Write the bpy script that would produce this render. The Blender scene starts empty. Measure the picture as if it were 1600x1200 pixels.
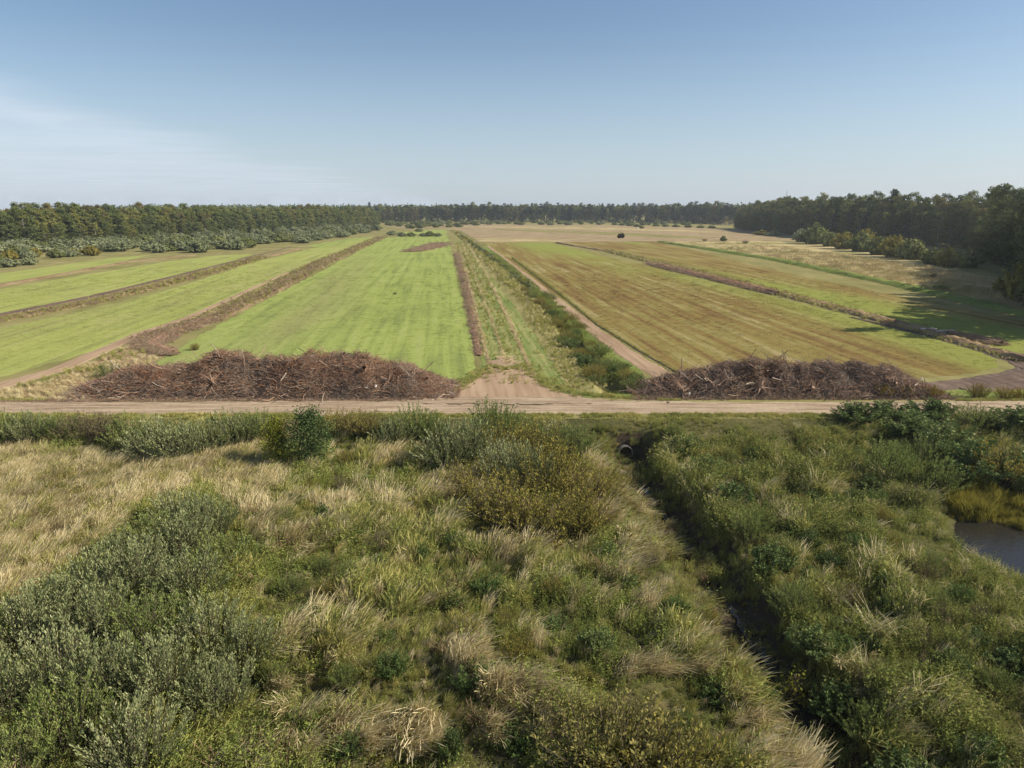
import bpy, math, random, time
import numpy as np
from mathutils import Vector, Matrix, Euler
from mathutils.geometry import tessellate_polygon
random.seed(7); RNG = np.random.default_rng(7)
R = math.radians
S = bpy.context.scene

# ------------------------------------------------------------------ camera
H = 17.0; F = 1111.0; PITCH = R(13.85)
cam = bpy.data.cameras.new('camera'); camo = bpy.data.objects.new('camera', cam)
S.collection.objects.link(camo); S.camera = camo
camo.location = (0, 0, H); camo.rotation_euler = (R(90) - PITCH, 0, 0)
cam.sensor_fit = 'HORIZONTAL'; cam.sensor_width = 36; cam.lens = 36 * F / 1600
cam.clip_start = 0.5; cam.clip_end = 20000

# ------------------------------------------------------------------ sky and sun
SUN_EL = 36.0; SUN_AZ = 93.0          # azimuth clockwise from +Y: from the right, a touch behind the camera
w = bpy.data.worlds.new('World'); S.world = w; w.use_nodes = True
nt = w.node_tree; nt.nodes.clear()
out = nt.nodes.new('ShaderNodeOutputWorld'); bg = nt.nodes.new('ShaderNodeBackground')
sky = nt.nodes.new('ShaderNodeTexSky'); sky.sky_type = 'NISHITA'; sky.sun_disc = False
sky.sun_elevation = R(SUN_EL); sky.sun_rotation = R(SUN_AZ)
sky.air_density = 1.0; sky.dust_density = 0.7; sky.ozone_density = 2.6; sky.altitude = 0
bg.inputs['Strength'].default_value = 0.08
# thin high cloud veil on the left half of the sky
tc = nt.nodes.new('ShaderNodeTexCoord')
sep = nt.nodes.new('ShaderNodeSeparateXYZ'); nt.links.new(tc.outputs['Generated'], sep.inputs[0])
def wm(op, a, b=None, c=None, clamp=False):
    n = nt.nodes.new('ShaderNodeMath'); n.operation = op; n.use_clamp = clamp
    for i, v in enumerate((a, b, c)):
        if v is None: continue
        if isinstance(v, (int, float)): n.inputs[i].default_value = v
        else: nt.links.new(v, n.inputs[i])
    return n.outputs[0]
zz = wm('MAXIMUM', sep.outputs[2], 0.015)
px_ = wm('DIVIDE', sep.outputs[0], zz); py_ = wm('DIVIDE', sep.outputs[1], zz)
cmb = nt.nodes.new('ShaderNodeCombineXYZ'); nt.links.new(px_, cmb.inputs[0]); nt.links.new(py_, cmb.inputs[1])
mp = nt.nodes.new('ShaderNodeMapping'); mp.inputs['Scale'].default_value = (0.42, 0.62, 1); mp.inputs['Rotation'].default_value = (0, 0, R(34))
nt.links.new(cmb.outputs[0], mp.inputs[0])
nz = nt.nodes.new('ShaderNodeTexNoise'); nz.inputs['Scale'].default_value = 1.0; nz.inputs['Detail'].default_value = 9; nz.inputs['Distortion'].default_value = .6; nz.inputs['Roughness'].default_value = 0.62
nt.links.new(mp.outputs[0], nz.inputs[0])
nz2 = nt.nodes.new('ShaderNodeTexNoise'); nz2.inputs['Scale'].default_value = 0.8; nz2.inputs['Detail'].default_value = 6
nt.links.new(mp.outputs[0], nz2.inputs[0])
azm = wm('ARCTAN2', sep.outputs[0], sep.outputs[1])            # 0 ahead, negative to the left
# the veil's upper edge drops from 11.5 degrees at the left to 3 degrees near the middle
edge = wm('MULTIPLY_ADD', azm, -0.25, -0.012)
d_ = wm('SUBTRACT', edge, sep.outputs[2])
d_ = wm('MULTIPLY_ADD', wm('SUBTRACT', nz2.outputs[0], 0.5), 0.06, d_)
vm = nt.nodes.new('ShaderNodeMapRange'); vm.interpolation_type = 'SMOOTHSTEP'
vm.inputs['From Min'].default_value = -0.012; vm.inputs['From Max'].default_value = 0.03
nt.links.new(d_, vm.inputs['Value'])
tex = wm('MULTIPLY_ADD', nz.outputs[0], 1.35, -0.24, clamp=True)
cf = wm('MULTIPLY', vm.outputs[0], tex, clamp=True)
hz = nt.nodes.new('ShaderNodeMapRange'); hz.interpolation_type = 'SMOOTHSTEP'   # milky lower air
hz.inputs['From Min'].default_value = 0.24; hz.inputs['From Max'].default_value = -0.03
hz.inputs['To Max'].default_value = 0.62
nt.links.new(sep.outputs[2], hz.inputs['Value'])
mx0 = nt.nodes.new('ShaderNodeMix'); mx0.data_type = 'RGBA'
nt.links.new(hz.outputs[0], mx0.inputs[0]); nt.links.new(sky.outputs[0], mx0.inputs[6]); mx0.inputs[7].default_value = (5.0, 6.0, 7.4, 1)
mx = nt.nodes.new('ShaderNodeMix'); mx.data_type = 'RGBA'
nt.links.new(cf, mx.inputs[0]); nt.links.new(mx0.outputs[2], mx.inputs[6]); mx.inputs[7].default_value = (6.1, 6.8, 7.8, 1)
nt.links.new(mx.outputs[2], bg.inputs[0]); nt.links.new(bg.outputs[0], out.inputs[0])

sd = bpy.data.lights.new('sun', 'SUN'); so = bpy.data.objects.new('sun', sd); S.collection.objects.link(so)
sd.energy = 4.9; sd.angle = R(0.5); sd.color = (1.0, 0.915, 0.78)
sdir = Vector((math.sin(R(SUN_AZ)) * math.cos(R(SUN_EL)), math.cos(R(SUN_AZ)) * math.cos(R(SUN_EL)), math.sin(R(SUN_EL))))
so.rotation_euler = sdir.to_track_quat('Z', 'Y').to_euler(); so.location = (60, -10, 60)
S.view_settings.view_transform = 'Standard'; S.view_settings.look = 'None'
S.view_settings.exposure = 0.55; S.view_settings.gamma = 1; S.view_settings.use_curve_mapping = False
S.cycles.max_bounces = 5; S.cycles.diffuse_bounces = 3; S.cycles.glossy_bounces = 2
S.cycles.transmission_bounces = 2; S.cycles.transparent_max_bounces = 4; S.cycles.volume_bounces = 0
S.cycles.use_adaptive_sampling = True; S.cycles.adaptive_threshold = 0.01
S.cycles.use_denoising = True

# ------------------------------------------------------------------ coordinates
def G(px, py, z=0.0):
    u = (px - 800) / F; v = (600 - py) / F
    dy = math.cos(PITCH) + v * math.sin(PITCH); dz = -math.sin(PITCH) + v * math.cos(PITCH)
    t = (z - H) / dz
    return (u * t, dy * t)
def W2P(x, y, z):
    zz = z - H
    d = y * math.cos(PITCH) - zz * math.sin(PITCH)
    v = y * math.sin(PITCH) + zz * math.cos(PITCH)
    return 800 + F * x / d, 600 - F * v / d
def lattice_noise(x, y, sc, seed=0):
    x = np.asarray(x, float) / sc; y = np.asarray(y, float) / sc
    xi = np.floor(x).astype(np.int64); yi = np.floor(y).astype(np.int64)
    fx = x - xi; fy = y - yi; fx = fx * fx * (3 - 2 * fx); fy = fy * fy * (3 - 2 * fy)
    def hsh(a, b):
        n = (a * 374761393 + b * 668265263 + seed * 69069 + 1013904223) & 0xffffffff
        n = ((n ^ (n >> 13)) * 1274126177) & 0xffffffff
        n = n ^ (n >> 16)
        return (n & 0xffffff) / float(0xffffff)
    a = hsh(xi, yi); b = hsh(xi + 1, yi); c = hsh(xi, yi + 1); d = hsh(xi + 1, yi + 1)
    return (a * (1 - fx) + b * fx) * (1 - fy) + (c * (1 - fx) + d * fx) * fy
def fbm(x, y, sc, seed=0, octv=3):
    s = 0; a = 1; t = 0
    for i in range(octv):
        s = s + a * lattice_noise(x, y, sc / 2 ** i, seed + i * 17); t += a; a *= .5
    return s / t
def seg_dist(x, y, pts):
    best = np.full(np.shape(x), 1e9)
    for (ax, ay), (bx, by) in zip(pts[:-1], pts[1:]):
        dx, dy = bx - ax, by - ay
        t = np.clip(((x - ax) * dx + (y - ay) * dy) / (dx * dx + dy * dy), 0, 1)
        best = np.minimum(best, np.hypot(x - ax - t * dx, y - ay - t * dy))
    return best
def inpoly(x, y, poly):
    x = np.asarray(x, float); y = np.asarray(y, float); c = np.zeros(x.shape, bool)
    n = len(poly)
    for i in range(n):
        x1, y1 = poly[i]; x2, y2 = poly[i - 1]
        k = ((y1 > y) != (y2 > y)) & (x < (x2 - x1) * (y - y1) / ((y2 - y1) or 1e-9) + x1)
        c ^= k
    return c
def sstep(a, b, x):
    t = np.clip((x - a) / (b - a), 0, 1); return t * t * (3 - 2 * t)

DITCH = [G(977, 712, -2.2), G(992, 750, -2.2), G(1040, 815, -2.2), G(1105, 905, -2.2), G(1190, 1030, -2.2), G(1300, 1200, -2.2)]
DITCH = DITCH + [(DITCH[-1][0] + 1.6, 10), (DITCH[-1][0] + 3, 0)]
CDITCH = [G(968, 612), G(905, 535), G(862, 480), G(800, 425), G(745, 385), G(712, 362), G(700, 356)]
DYS = [p[1] for p in DITCH[::-1]]; DXS = [p[0] for p in DITCH[::-1]]
PC = (38.5, 36.0, 13.2, 8.6)
def height(x, y):
    x = np.asarray(x, float); y = np.asarray(y, float)
    low = -0.95 + 0.5 * (fbm(x, y, 7, 3) - .5) + 0.75 * (fbm(x, y, 2.4, 5) - .5)
    # low mounds carrying the big bushes
    k = sstep(51.0, 56.6, y)
    h = (low - .15) * (1 - k) + 0.10 * k
    k2 = sstep(62.5, 64.0, y); h = h * (1 - k2)
    d = seg_dist(x, y, DITCH) * (0.7 + .6 * lattice_noise(x, y, 2.6, 9))
    lft = x < np.interp(y, DYS, DXS)
    dd = 1 - np.where(lft, sstep(0.35, 3.4, d), sstep(0.9, 2.7, d))
    dd = dd * (1 - sstep(DITCH[0][1] - .05, DITCH[0][1] + .7, y))
    h = np.where(y < 56, h * (1 - dd) + (-2.35) * dd, h)
    e = np.hypot((x - PC[0]) / PC[2], (y - PC[1]) / PC[3])
    pp = 1 - sstep(0.85, 1.15, e)
    h = h * (1 - pp) + (-2.3) * pp
    d2 = seg_dist(x, y, CDITCH)
    cd = (1 - sstep(0.4, 2.2, d2)) * sstep(63.5, 66, y)
    h = h - 1.1 * cd
    return h

# ------------------------------------------------------------------ material helpers
class NT:
    def __init__(s, name):
        s.m = bpy.data.materials.new(name); s.m.use_nodes = True; s.t = s.m.node_tree; s.t.nodes.clear()
        s.out = s.n('ShaderNodeOutputMaterial')
    def n(s, t): return s.t.nodes.new(t)
    def l(s, a, b): s.t.links.new(a, b)
    def math(s, op, a, b=0.0, clamp=False, c=None):
        n = s.n('ShaderNodeMath'); n.operation = op; n.use_clamp = clamp
        for i, v in enumerate((a, b, c)):
            if v is None: continue
            if isinstance(v, (int, float)): n.inputs[i].default_value = v
            else: s.l(v, n.inputs[i])
        return n.outputs[0]
    def pos(s, stretch=1.0, rot=0.0):
        g = s.n('ShaderNodeNewGeometry'); m = s.n('ShaderNodeMapping')
        m.inputs['Scale'].default_value = (1, stretch, 1)
        vr = s.n('ShaderNodeVectorRotate'); vr.rotation_type = 'Z_AXIS'; vr.inputs['Angle'].default_value = rot
        s.l(g.outputs['Position'], vr.inputs['Vector']); s.l(vr.outputs[0], m.inputs['Vector'])
        return m.outputs[0]
    def noise(s, vec, scale, detail=4, rough=.6, dist=0):
        n = s.n('ShaderNodeTexNoise'); n.inputs['Scale'].default_value = scale; n.inputs['Detail'].default_value = detail
        n.inputs['Roughness'].default_value = rough; n.inputs['Distortion'].default_value = dist
        s.l(vec, n.inputs['Vector']); return n.outputs[0]
    def ramp(s, fac, stops):
        r = s.n('ShaderNodeValToRGB'); e = r.color_ramp.elements
        while len(e) < len(stops): e.new(.5)
        for el, (p, c) in zip(e, stops): el.position = p; el.color = (*c, 1)
        s.l(fac, r.inputs[0]); return r.outputs[0]
    def mix(s, f, a, b):
        n = s.n('ShaderNodeMix'); n.data_type = 'RGBA'
        for i, v in ((0, f), (6, a), (7, b)):
            if isinstance(v, (int, float)): n.inputs[i].default_value = v
            elif isinstance(v, tuple): n.inputs[i].default_value = (*v, 1)
            else: s.l(v, n.inputs[i])
        return n.outputs[2]

AX = R(-5.4)
def ground_colour(s, cols, sc=.35, stretch=.07, patch=.035, patchcol=None, patchat=(.52, .62), fine=5.0, rot=AX, streakw=.5, contrast=(.36, .64)):
    v = s.pos(stretch, rot); u = s.pos(1.0, rot)
    a = s.noise(v, sc, 5, .6); b = s.noise(u, patch * 2, 1.5, .5); c = s.noise(u, fine, 3, .7)
    f = s.math('MULTIPLY_ADD', a, streakw, c=s.math('MULTIPLY_ADD', b, .8 - streakw, c=s.math('MULTIPLY', c, .2)))
    k = len(cols); lo, hi = contrast
    col = s.ramp(f, [(lo + (hi - lo) * i / (k - 1), cc) for i, cc in enumerate(cols)])
    if patchcol:
        p = s.noise(s.pos(stretch * 3, rot), patch, 3, .5)
        r = s.n('ShaderNodeMapRange'); r.interpolation_type = 'SMOOTHSTEP'
        r.inputs['From Min'].default_value, r.inputs['From Max'].default_value = patchat
        s.l(p, r.inputs['Value']); col = s.mix(s.math('MULTIPLY', r.outputs[0], .85), col, patchcol)
    return col, c, a
def ground_mat(name, cols, bump=.25, bdist=.12, **kw):
    s = NT(name); col, c, a = ground_colour(s, cols, **kw)
    b = s.n('ShaderNodeBsdfDiffuse'); s.l(col, b.inputs[0])
    bp = s.n('ShaderNodeBump'); bp.inputs['Strength'].default_value = bump; bp.inputs['Distance'].default_value = bdist
    f2 = s.noise(s.pos(.6, AX), 3.0, 6, .75)
    s.l(s.math('ADD', f2, a), bp.inputs['Height']); s.l(bp.outputs[0], b.inputs['Normal'])
    s.l(b.outputs[0], s.out.inputs[0]); return s.m
def leaf_mat(name, cols, trans=.25, nsc=.25, wn=.35, wr=.3, wi=.35, field=None, gloss=0.0, mixcol=None):
    s = NT(name)
    u = s.pos(1.0, 0)
    n = s.noise(u, nsc, 3, .6)
    oi = s.n('ShaderNodeObjectInfo'); g = s.n('ShaderNodeNewGeometry')
    f = s.math('MULTIPLY_ADD', s.math('MULTIPLY_ADD', s.math('SUBTRACT', n, .5), 2.2, c=.5), wn, c=s.math('MULTIPLY_ADD', oi.outputs['Random'], wr, c=s.math('MULTIPLY', g.outputs['Random Per Island'], wi)))
    k = len(cols)
    col = s.ramp(f, [(.12 + .76 * i / (k - 1), cc) for i, cc in enumerate(cols)])
    if field:
        fc, _, _ = ground_colour(s, **field)
        col = s.mix(.3, fc, col)
    d = s.n('ShaderNodeBsdfDiffuse'); s.l(col, d.inputs[0])
    t = s.n('ShaderNodeBsdfTranslucent'); s.l(col, t.inputs[0])
    m = s.n('ShaderNodeMixShader'); m.inputs[0].default_value = trans
    s.l(d.outputs[0], m.inputs[1]); s.l(t.outputs[0], m.inputs[2]); sh = m.outputs[0]
    if gloss:
        gl = s.n('ShaderNodeBsdfGlossy'); gl.inputs['Roughness'].default_value = .45; gl.inputs[0].default_value = (.8, .85, .8, 1)
        m2 = s.n('ShaderNodeMixShader'); m2.inputs[0].default_value = gloss
        s.l(sh, m2.inputs[1]); s.l(gl.outputs[0], m2.inputs[2]); sh = m2.outputs[0]
    s.l(sh, s.out.inputs[0]); return s.m
def plain_mat(name, c1, c2, sc=4, bump=.3):
    s = NT(name); u = s.pos(1, 0); n = s.noise(u, sc, 6, .65)
    g = s.n('ShaderNodeNewGeometry')
    f = s.math('MULTIPLY_ADD', g.outputs['Random Per Island'], .5, c=s.math('MULTIPLY', n, .5))
    col = s.ramp(f, [(.2, c1), (.8, c2)])
    b = s.n('ShaderNodeBsdfPrincipled'); s.l(col, b.inputs['Base Color']); b.inputs['Roughness'].default_value = .9
    b.inputs['Specular IOR Level'].default_value = .15
    bp = s.n('ShaderNodeBump'); bp.inputs['Strength'].default_value = bump; bp.inputs['Distance'].default_value = .03
    s.l(n, bp.inputs['Height']); s.l(bp.outputs[0], b.inputs['Normal']); s.l(b.outputs[0], s.out.inputs[0]); return s.m

M = {}
FG = dict(cols=[(0.191, 0.225, 0.070), (0.237, 0.281, 0.079), (0.268, 0.314, 0.088), (0.290, 0.318, 0.108)], sc=.7, stretch=.03, streakw=.6, contrast=(.41, .6), patchcol=(.24, .225, .10), patchat=(.55, .74))
FB = dict(cols=[(0.224, 0.233, 0.082), (0.270, 0.294, 0.086), (0.301, 0.327, 0.095), (0.317, 0.310, 0.124)], sc=.7, stretch=.03, streakw=.6, contrast=(.41, .6), patchcol=(.26, .235, .11), patchat=(.55, .74))
FR = dict(cols=[(0.148, 0.095, 0.042), (0.203, 0.143, 0.053), (0.218, 0.186, 0.061), (0.313, 0.253, 0.121)], sc=.6, stretch=.035, contrast=(.40, .6), patch=.022, patchcol=(.22, .25, .06), patchat=(.46, .60), streakw=.6)
FT = dict(cols=[(0.224, 0.163, 0.095), (0.310, 0.232, 0.138), (0.370, 0.284, 0.172)], sc=.12, stretch=1.6, contrast=(.41, .6), patchcol=(.25, .215, .11), patchat=(.50, .64))
FS = dict(cols=[(0.258, 0.202, 0.092), (0.386, 0.313, 0.156), (0.478, 0.396, 0.212)], sc=.12, stretch=.5, patchcol=(.22, .21, .08), patchat=(.52, .62))
M['green_field'] = ground_mat('green_field', **FG)
M['bright_field'] = ground_mat('bright_field', **FB)
M['rust_field'] = ground_mat('rust_field', **FR)
M['stubble'] = ground_mat('stubble', **FT)
M['straw'] = ground_mat('straw', **FS)
M['verge'] = ground_mat('verge', cols=[(.11, .14, .04), (.16, .20, .055), (.23, .23, .08)], sc=.6)
M['rough'] = ground_mat('rough_grass', cols=[(.15, .14, .055), (.22, .20, .08), (.30, .26, .12)], sc=.5, stretch=.2)
M['bank'] = ground_mat('bank', cols=[(0.145, 0.092, 0.056), (0.230, 0.152, 0.088), (0.306, 0.224, 0.128), (0.221, 0.200, 0.072)], sc=.9, stretch=.2)
M['redbank'] = ground_mat('redbank', cols=[(.20, .10, .065), (.30, .17, .11), (.38, .24, .16)], sc=2, stretch=.5)
M['dirt'] = ground_mat('dirt', cols=[(.215, .16, .105), (.33, .25, .17), (.43, .34, .235)], sc=.16, stretch=14, bdist=.05, rot=0, contrast=(.41, .59), streakw=.6, fine=3)
M['path'] = ground_mat('path', cols=[(0.239, 0.161, 0.103), (0.338, 0.239, 0.154), (0.417, 0.302, 0.201)], sc=1.6, stretch=.05, bdist=.06)
M['mud'] = ground_mat('mud', cols=[(.085, .06, .05), (.13, .095, .075), (.20, .15, .115)], sc=1.2, stretch=.25, bdist=.1)
M['furrow'] = ground_mat('furrow', cols=[(.10, .07, .055), (.15, .105, .08), (.22, .16, .11)], sc=1.2, stretch=.1)
M['stripgrass'] = ground_mat('strip_grass', cols=[(.13, .17, .05), (.19, .22, .07), (.28, .27, .11)], sc=1.4, stretch=.03, streakw=.65, contrast=(.4, .6))
M['soil'] = ground_mat('soil', cols=[(.05, .05, .02), (.09, .085, .035), (.14, .12, .055)], sc=.5, stretch=.8)
M['ditchmud'] = ground_mat('ditchmud', cols=[(.035, .026, .02), (.06, .045, .032), (.09, .07, .05)], sc=2)

# ------------------------------------------------------------------ object helpers
def link(o): S.collection.objects.link(o); return o
def tag(o, label=None, cat=None, group=None, kind=None):
    if label: o['label'] = label
    if cat: o['category'] = cat
    if group: o['group'] = group
    if kind: o['kind'] = kind
    return o
def mesh_np(name, V, Fq, mat=None, nside=4, smooth=False):
    V = np.asarray(V, np.float32); Fq = np.asarray(Fq, np.int32)
    me = bpy.data.meshes.new(name); me.vertices.add(len(V)); me.vertices.foreach_set('co', V.ravel())
    me.loops.add(Fq.size); me.loops.foreach_set('vertex_index', Fq.ravel())
    me.polygons.add(len(Fq)); me.polygons.foreach_set('loop_start', np.arange(0, Fq.size, nside, dtype=np.int32))
    me.polygons.foreach_set('loop_total', np.full(len(Fq), nside, np.int32))
    if smooth: me.polygons.foreach_set('use_smooth', np.ones(len(Fq), bool))
    me.update(calc_edges=True)
    if mat: me.materials.append(mat)
    return me
def obj(name, me, parent=None, loc=None):
    o = bpy.data.objects.new(name, me); link(o)
    if parent: o.parent = parent
    if loc is not None: o.location = loc
    return o
def densify(pts, step=1.0, amp=.3, seed=0, closed=True):
    out = []; n = len(pts)
    rng = random.Random(seed)
    for i in range(n if closed else n - 1):
        a = Vector((*pts[i], 0)); b = Vector((*pts[(i + 1) % n], 0)); L = (b - a).length
        dist = max(30, (a.y + b.y) / 2); k = max(1, min(160, int(L / (step * max(1, dist / 80)))))
        nrm = Vector((-(b - a).y, (b - a).x, 0)).normalized()
        for j in range(k):
            p = a.lerp(b, j / k) + nrm * rng.uniform(-amp, amp) * max(1, dist / 110)
            out.append((p.x, p.y))
    return out
def sheet(name, pxs, z, mat, label=None, amp=.3, world=False, step=1.0):
    pts = pxs if world else [G(*p) for p in pxs]
    pts = densify(pts, step, amp, seed=len(pxs))
    v3 = [Vector((x, y, 0)) for x, y in pts]
    tris = tessellate_polygon([v3])
    me = bpy.data.meshes.new(name); me.from_pydata([(x, y, z) for x, y in pts], [], [tuple(t) for t in tris]); me.update()
    # faces upward
    me.materials.append(M[mat]); o = obj(name, me)
    if sum(p.normal.z for p in me.polygons) < 0: me.flip_normals()
    tag(o, label, kind='structure'); return o
def ridge(name, cl, hgt, mat, label=None, step=.8, seed=1, crown=.6, z0=0.0):
    """raised strip: cl = [(x,y,width)], its cross-section a low uneven hump"""
    V = []; Q = []; K = 9
    rng = np.random.default_rng(seed); rows = 0
    for (ax, ay, aw), (bx, by, bw) in zip(cl[:-1], cl[1:]):
        L = math.hypot(bx - ax, by - ay); n = max(1, int(L / (step * max(1, (ay + by) / 160))))
        tx, ty = (bx - ax) / L, (by - ay) / L; nx, ny = -ty, tx
        for j in range(n + (1 if (bx, by, bw) == tuple(cl[-1]) else 0)):
            t = j / n; x = ax + (bx - ax) * t; y = ay + (by - ay) * t; wd = aw + (bw - aw) * t
            wd *= 1 + rng.uniform(-.18, .18)
            for k in range(K):
                q = k / (K - 1) * 2 - 1
                hh = hgt * (1 - abs(q) ** 1.6) * (crown + (1.6 - crown) * rng.random())
                V.append((x + nx * q * wd / 2 + rng.uniform(-.08, .08), y + ny * q * wd / 2 + rng.uniform(-.2, .2), z0 + (hh if abs(q) < 1 else -.05)))
            rows += 1
    for r in range(rows - 1):
        for k in range(K - 1):
            a = r * K + k; Q.append((a, a + K, a + K + 1, a + 1))
    o = obj(name, mesh_np(name, V, Q, M[mat])); tag(o, label, kind='structure'); return o

def ordinal(n):
    return '%d%s' % (n, 'th' if 10 <= n % 100 <= 20 else {1: 'st', 2: 'nd', 3: 'rd'}.get(n % 10, 'th'))
def number_labels(items, tail):
    """items = [(sort key, object, look)]: the label names each one's look and its place along the row"""
    for i, (k, o, look) in enumerate(sorted(items, key=lambda t: t[0])):
        o['label'] = '%s, %s %s' % (look, ordinal(i + 1), tail)
        o['label'] = o['label'].replace('from the left', 'from left')

# ------------------------------------------------------------------ ground sheet
def spread(a0, a1, step, far, growth, both=True):
    mid = list(np.arange(a0, a1 + 1e-6, step)); up = []; v = mid[-1]; s = step
    while v < far[1]: s *= growth; v += s; up.append(v)
    dn = []; v = mid[0]; s = step
    while v > far[0]: s *= growth; v -= s; dn.append(v)
    return np.array(dn[::-1] + mid + up)
gx = spread(-48, 52, .4, (-9000, 9000), 1.16)
gy = np.concatenate([spread(10, 68, .35, (-600, 10), 1.3)[:-1], spread(68.4, 150, .9, (68, 12000), 1.07)])
gy = np.unique(np.round(gy, 3))
X, Y = np.meshgrid(gx, gy); Z = height(X, Y)
V = np.stack([X, Y, Z], -1).reshape(-1, 3); nx_, ny_ = len(gx), len(gy)
ii = (np.arange(ny_ - 1)[:, None] * nx_ + np.arange(nx_ - 1)[None]).ravel()
me = mesh_np('ground', V, np.stack([ii, ii + 1, ii + nx_ + 1, ii + nx_], -1), M['soil'], smooth=True)
me.materials.append(M['rough']); me.materials.append(M['ditchmud'])
cx = (V[ii, 0] + V[ii + 1, 0]) / 2; cy = (V[ii, 1] + V[ii + nx_, 1]) / 2; cz = V[ii, 2]
mi = np.where(cy > 56.5, 1, 0); mi = np.where((cy < 60) & (cz < -1.75), 2, mi)
me.polygons.foreach_set('material_index', mi.astype(np.int32))
tag(obj('ground', me), 'rough ground under the weeds, fields and ditches', kind='structure')

# water in the pond and in the bottom of the ditch
s = NT('dark_water'); b = s.n('ShaderNodeBsdfPrincipled'); b.inputs['Base Color'].default_value = (.022, .02, .016, 1)
b.inputs['Roughness'].default_value = .08; b.inputs['IOR'].default_value = 1.33
bp = s.n('ShaderNodeBump'); bp.inputs['Strength'].default_value = .3; bp.inputs['Distance'].default_value = .06
s.l(s.noise(s.pos(1, 0), 3.5, 5), bp.inputs['Height']); s.l(bp.outputs[0], b.inputs['Normal']); s.l(b.outputs[0], s.out.inputs[0]); M['water'] = s.m
V = []; n = 48
for i in range(n):
    a = 2 * math.pi * i / n; V.append((PC[0] + 1.13 * PC[2] * math.cos(a), PC[1] + 1.13 * PC[3] * math.sin(a), -1.75))
me = bpy.data.meshes.new('pond'); me.from_pydata(V, [], [tuple(range(n))]); me.materials.append(M['water'])
tag(obj('pond', me), 'dark still pond water behind the weedy bank at the right edge', kind='structure')
V = []; Q = []
dl = densify(DITCH[1:], .5, .0, closed=False)
for i, (x, y) in enumerate(dl):
    ww = .22 + .1 * math.sin(i * .7) + .1 * math.sin(i * 2.3); V += [(x + .25 - ww, y, -2.26), (x + .25 + ww, y, -2.26)]
    if i: Q.append((2 * i - 2, 2 * i - 1, 2 * i + 1, 2 * i))
tag(obj('ditch_water', mesh_np('ditch_water', V, Q, M['water'])), 'thin dark water along the bottom of the overgrown ditch', kind='structure')

# ------------------------------------------------------------------ the dirt road, with shallow wheel ruts
V = []; Q = []; K = 15; xs = np.arange(-170, 170.1, .5)
for i, x in enumerate(xs):
    y0 = 57.6 + .3 * math.sin(x * .13) + .9 * (float(fbm(x, 3.3, 3.0, 7)) - .5) + random.uniform(-.12, .12)
    y1 = 62.1 + .3 * math.sin(x * .1 + 2) + 1.0 * (float(fbm(x, 9.3, 3.0, 8)) - .5) + random.uniform(-.15, .15)
    for k in range(K):
        t = k / (K - 1); y = y0 + (y1 - y0) * t
        z = .175 - .07 * math.exp(-((t - .3) / .09) ** 2) - .07 * math.exp(-((t - .68) / .09) ** 2) + random.uniform(-.008, .008)
        if k in (0, K - 1): z = .02
        V.append((x, y, z))
for i in range(len(xs) - 1):
    for k in range(K - 1):
        a = i * K + k; Q.append((a, a + K, a + K + 1, a + 1))
tag(obj('dirt_road', mesh_np('dirt_road', V, Q, M['dirt'], smooth=True)), 'pale dirt road crossing the whole view with wheel ruts', kind='structure')

# ------------------------------------------------------------------ fields (sheets, each a little above the one below)
sheet('green_field', [(170, 640 - 12), (215, 600), (265, 552), (335, 512), (430, 462), (520, 414), (602, 371), (699, 367), (704, 390), (712, 425), (722, 470), (734, 520), (742, 570), (738, 606), (715, 618)], .02, 'green_field', 'long bright green field strip left of the central ditch')
sheet('green_field', [(608, 366), (660, 359.5), (697, 359), (699, 366.6)], .02, 'green_field', 'far small green field beyond the shrubby cross ditch')
sheet('bright_field', [(-260, 560), (0, 512), (130, 487), (255, 455), (330, 432), (400, 408), (480, 390), (590, 369), (580, 377), (500, 404), (430, 436), (330, 480), (240, 512), (150, 548), (0, 590), (-200, 630)], .02, 'bright_field', 'yellow green field strip left of the broad brown bank')
sheet('bright_field', [(-260, 490), (0, 452), (130, 430), (240, 412), (330, 400), (400, 396), (330, 418), (230, 442), (120, 466), (0, 490), (-250, 545)], .02, 'bright_field', 'second yellow green strip beyond the dark furrow')
sheet('bright_field', [(-260, 440), (0, 427), (110, 412), (180, 402), (235, 398.5), (190, 410), (90, 429), (0, 442), (-250, 478)], .02, 'bright_field', 'narrow farthest green strip by the willow belt')
sheet('green_field', [(478, 384), (540, 374), (586, 369), (500, 388)], .025, 'green_field', 'thin green sliver of field beside the willow belt')
sheet('rust_field', [(752, 379), (860, 378.5), (905, 391), (1050, 425), (1230, 469), (1330, 494), (1450, 524), (1530, 548), (1558, 562), (1556, 574), (1520, 583), (1440, 592), (1300, 600), (1080, 600), (1040, 574), (960, 527), (870, 464), (790, 404)], .02, 'rust_field', 'large rust and olive field strip right of the dirt track')
sheet('rust_field', [(872, 379), (1022, 377), (1110, 397), (1230, 427), (1400, 462), (1560, 494), (1900, 560), (1900, 640), (1620, 572), (1540, 545), (1440, 515), (1240, 463), (1060, 417), (940, 390)], .02, 'rust_field', 'second rust and green field strip towards the right wood')
sheet('stubble_field', [(600, 352.5), (700, 350.5), (830, 351), (960, 352), (1130, 357), (1300, 370), (1240, 376), (1010, 377.5), (860, 378.3), (750, 378.5), (735, 370), (722, 361), (690, 358), (640, 359)], .02, 'stubble', 'flat tan stubble field before the far wood')
sheet('straw_field', [(1035, 377.8), (1240, 376.5), (1300, 371), (1350, 393), (1440, 411), (1540, 432), (1900, 480), (1900, 535), (1570, 487), (1400, 445), (1210, 405), (1100, 386)], .02, 'straw', 'pale dry grassland in front of the right wood')
sheet('stubble_field', [(1100, 346), (1200, 345.5), (1240, 352), (1100, 351)], .02, 'straw', 'distant tan field edge between shrub rows')
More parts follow.
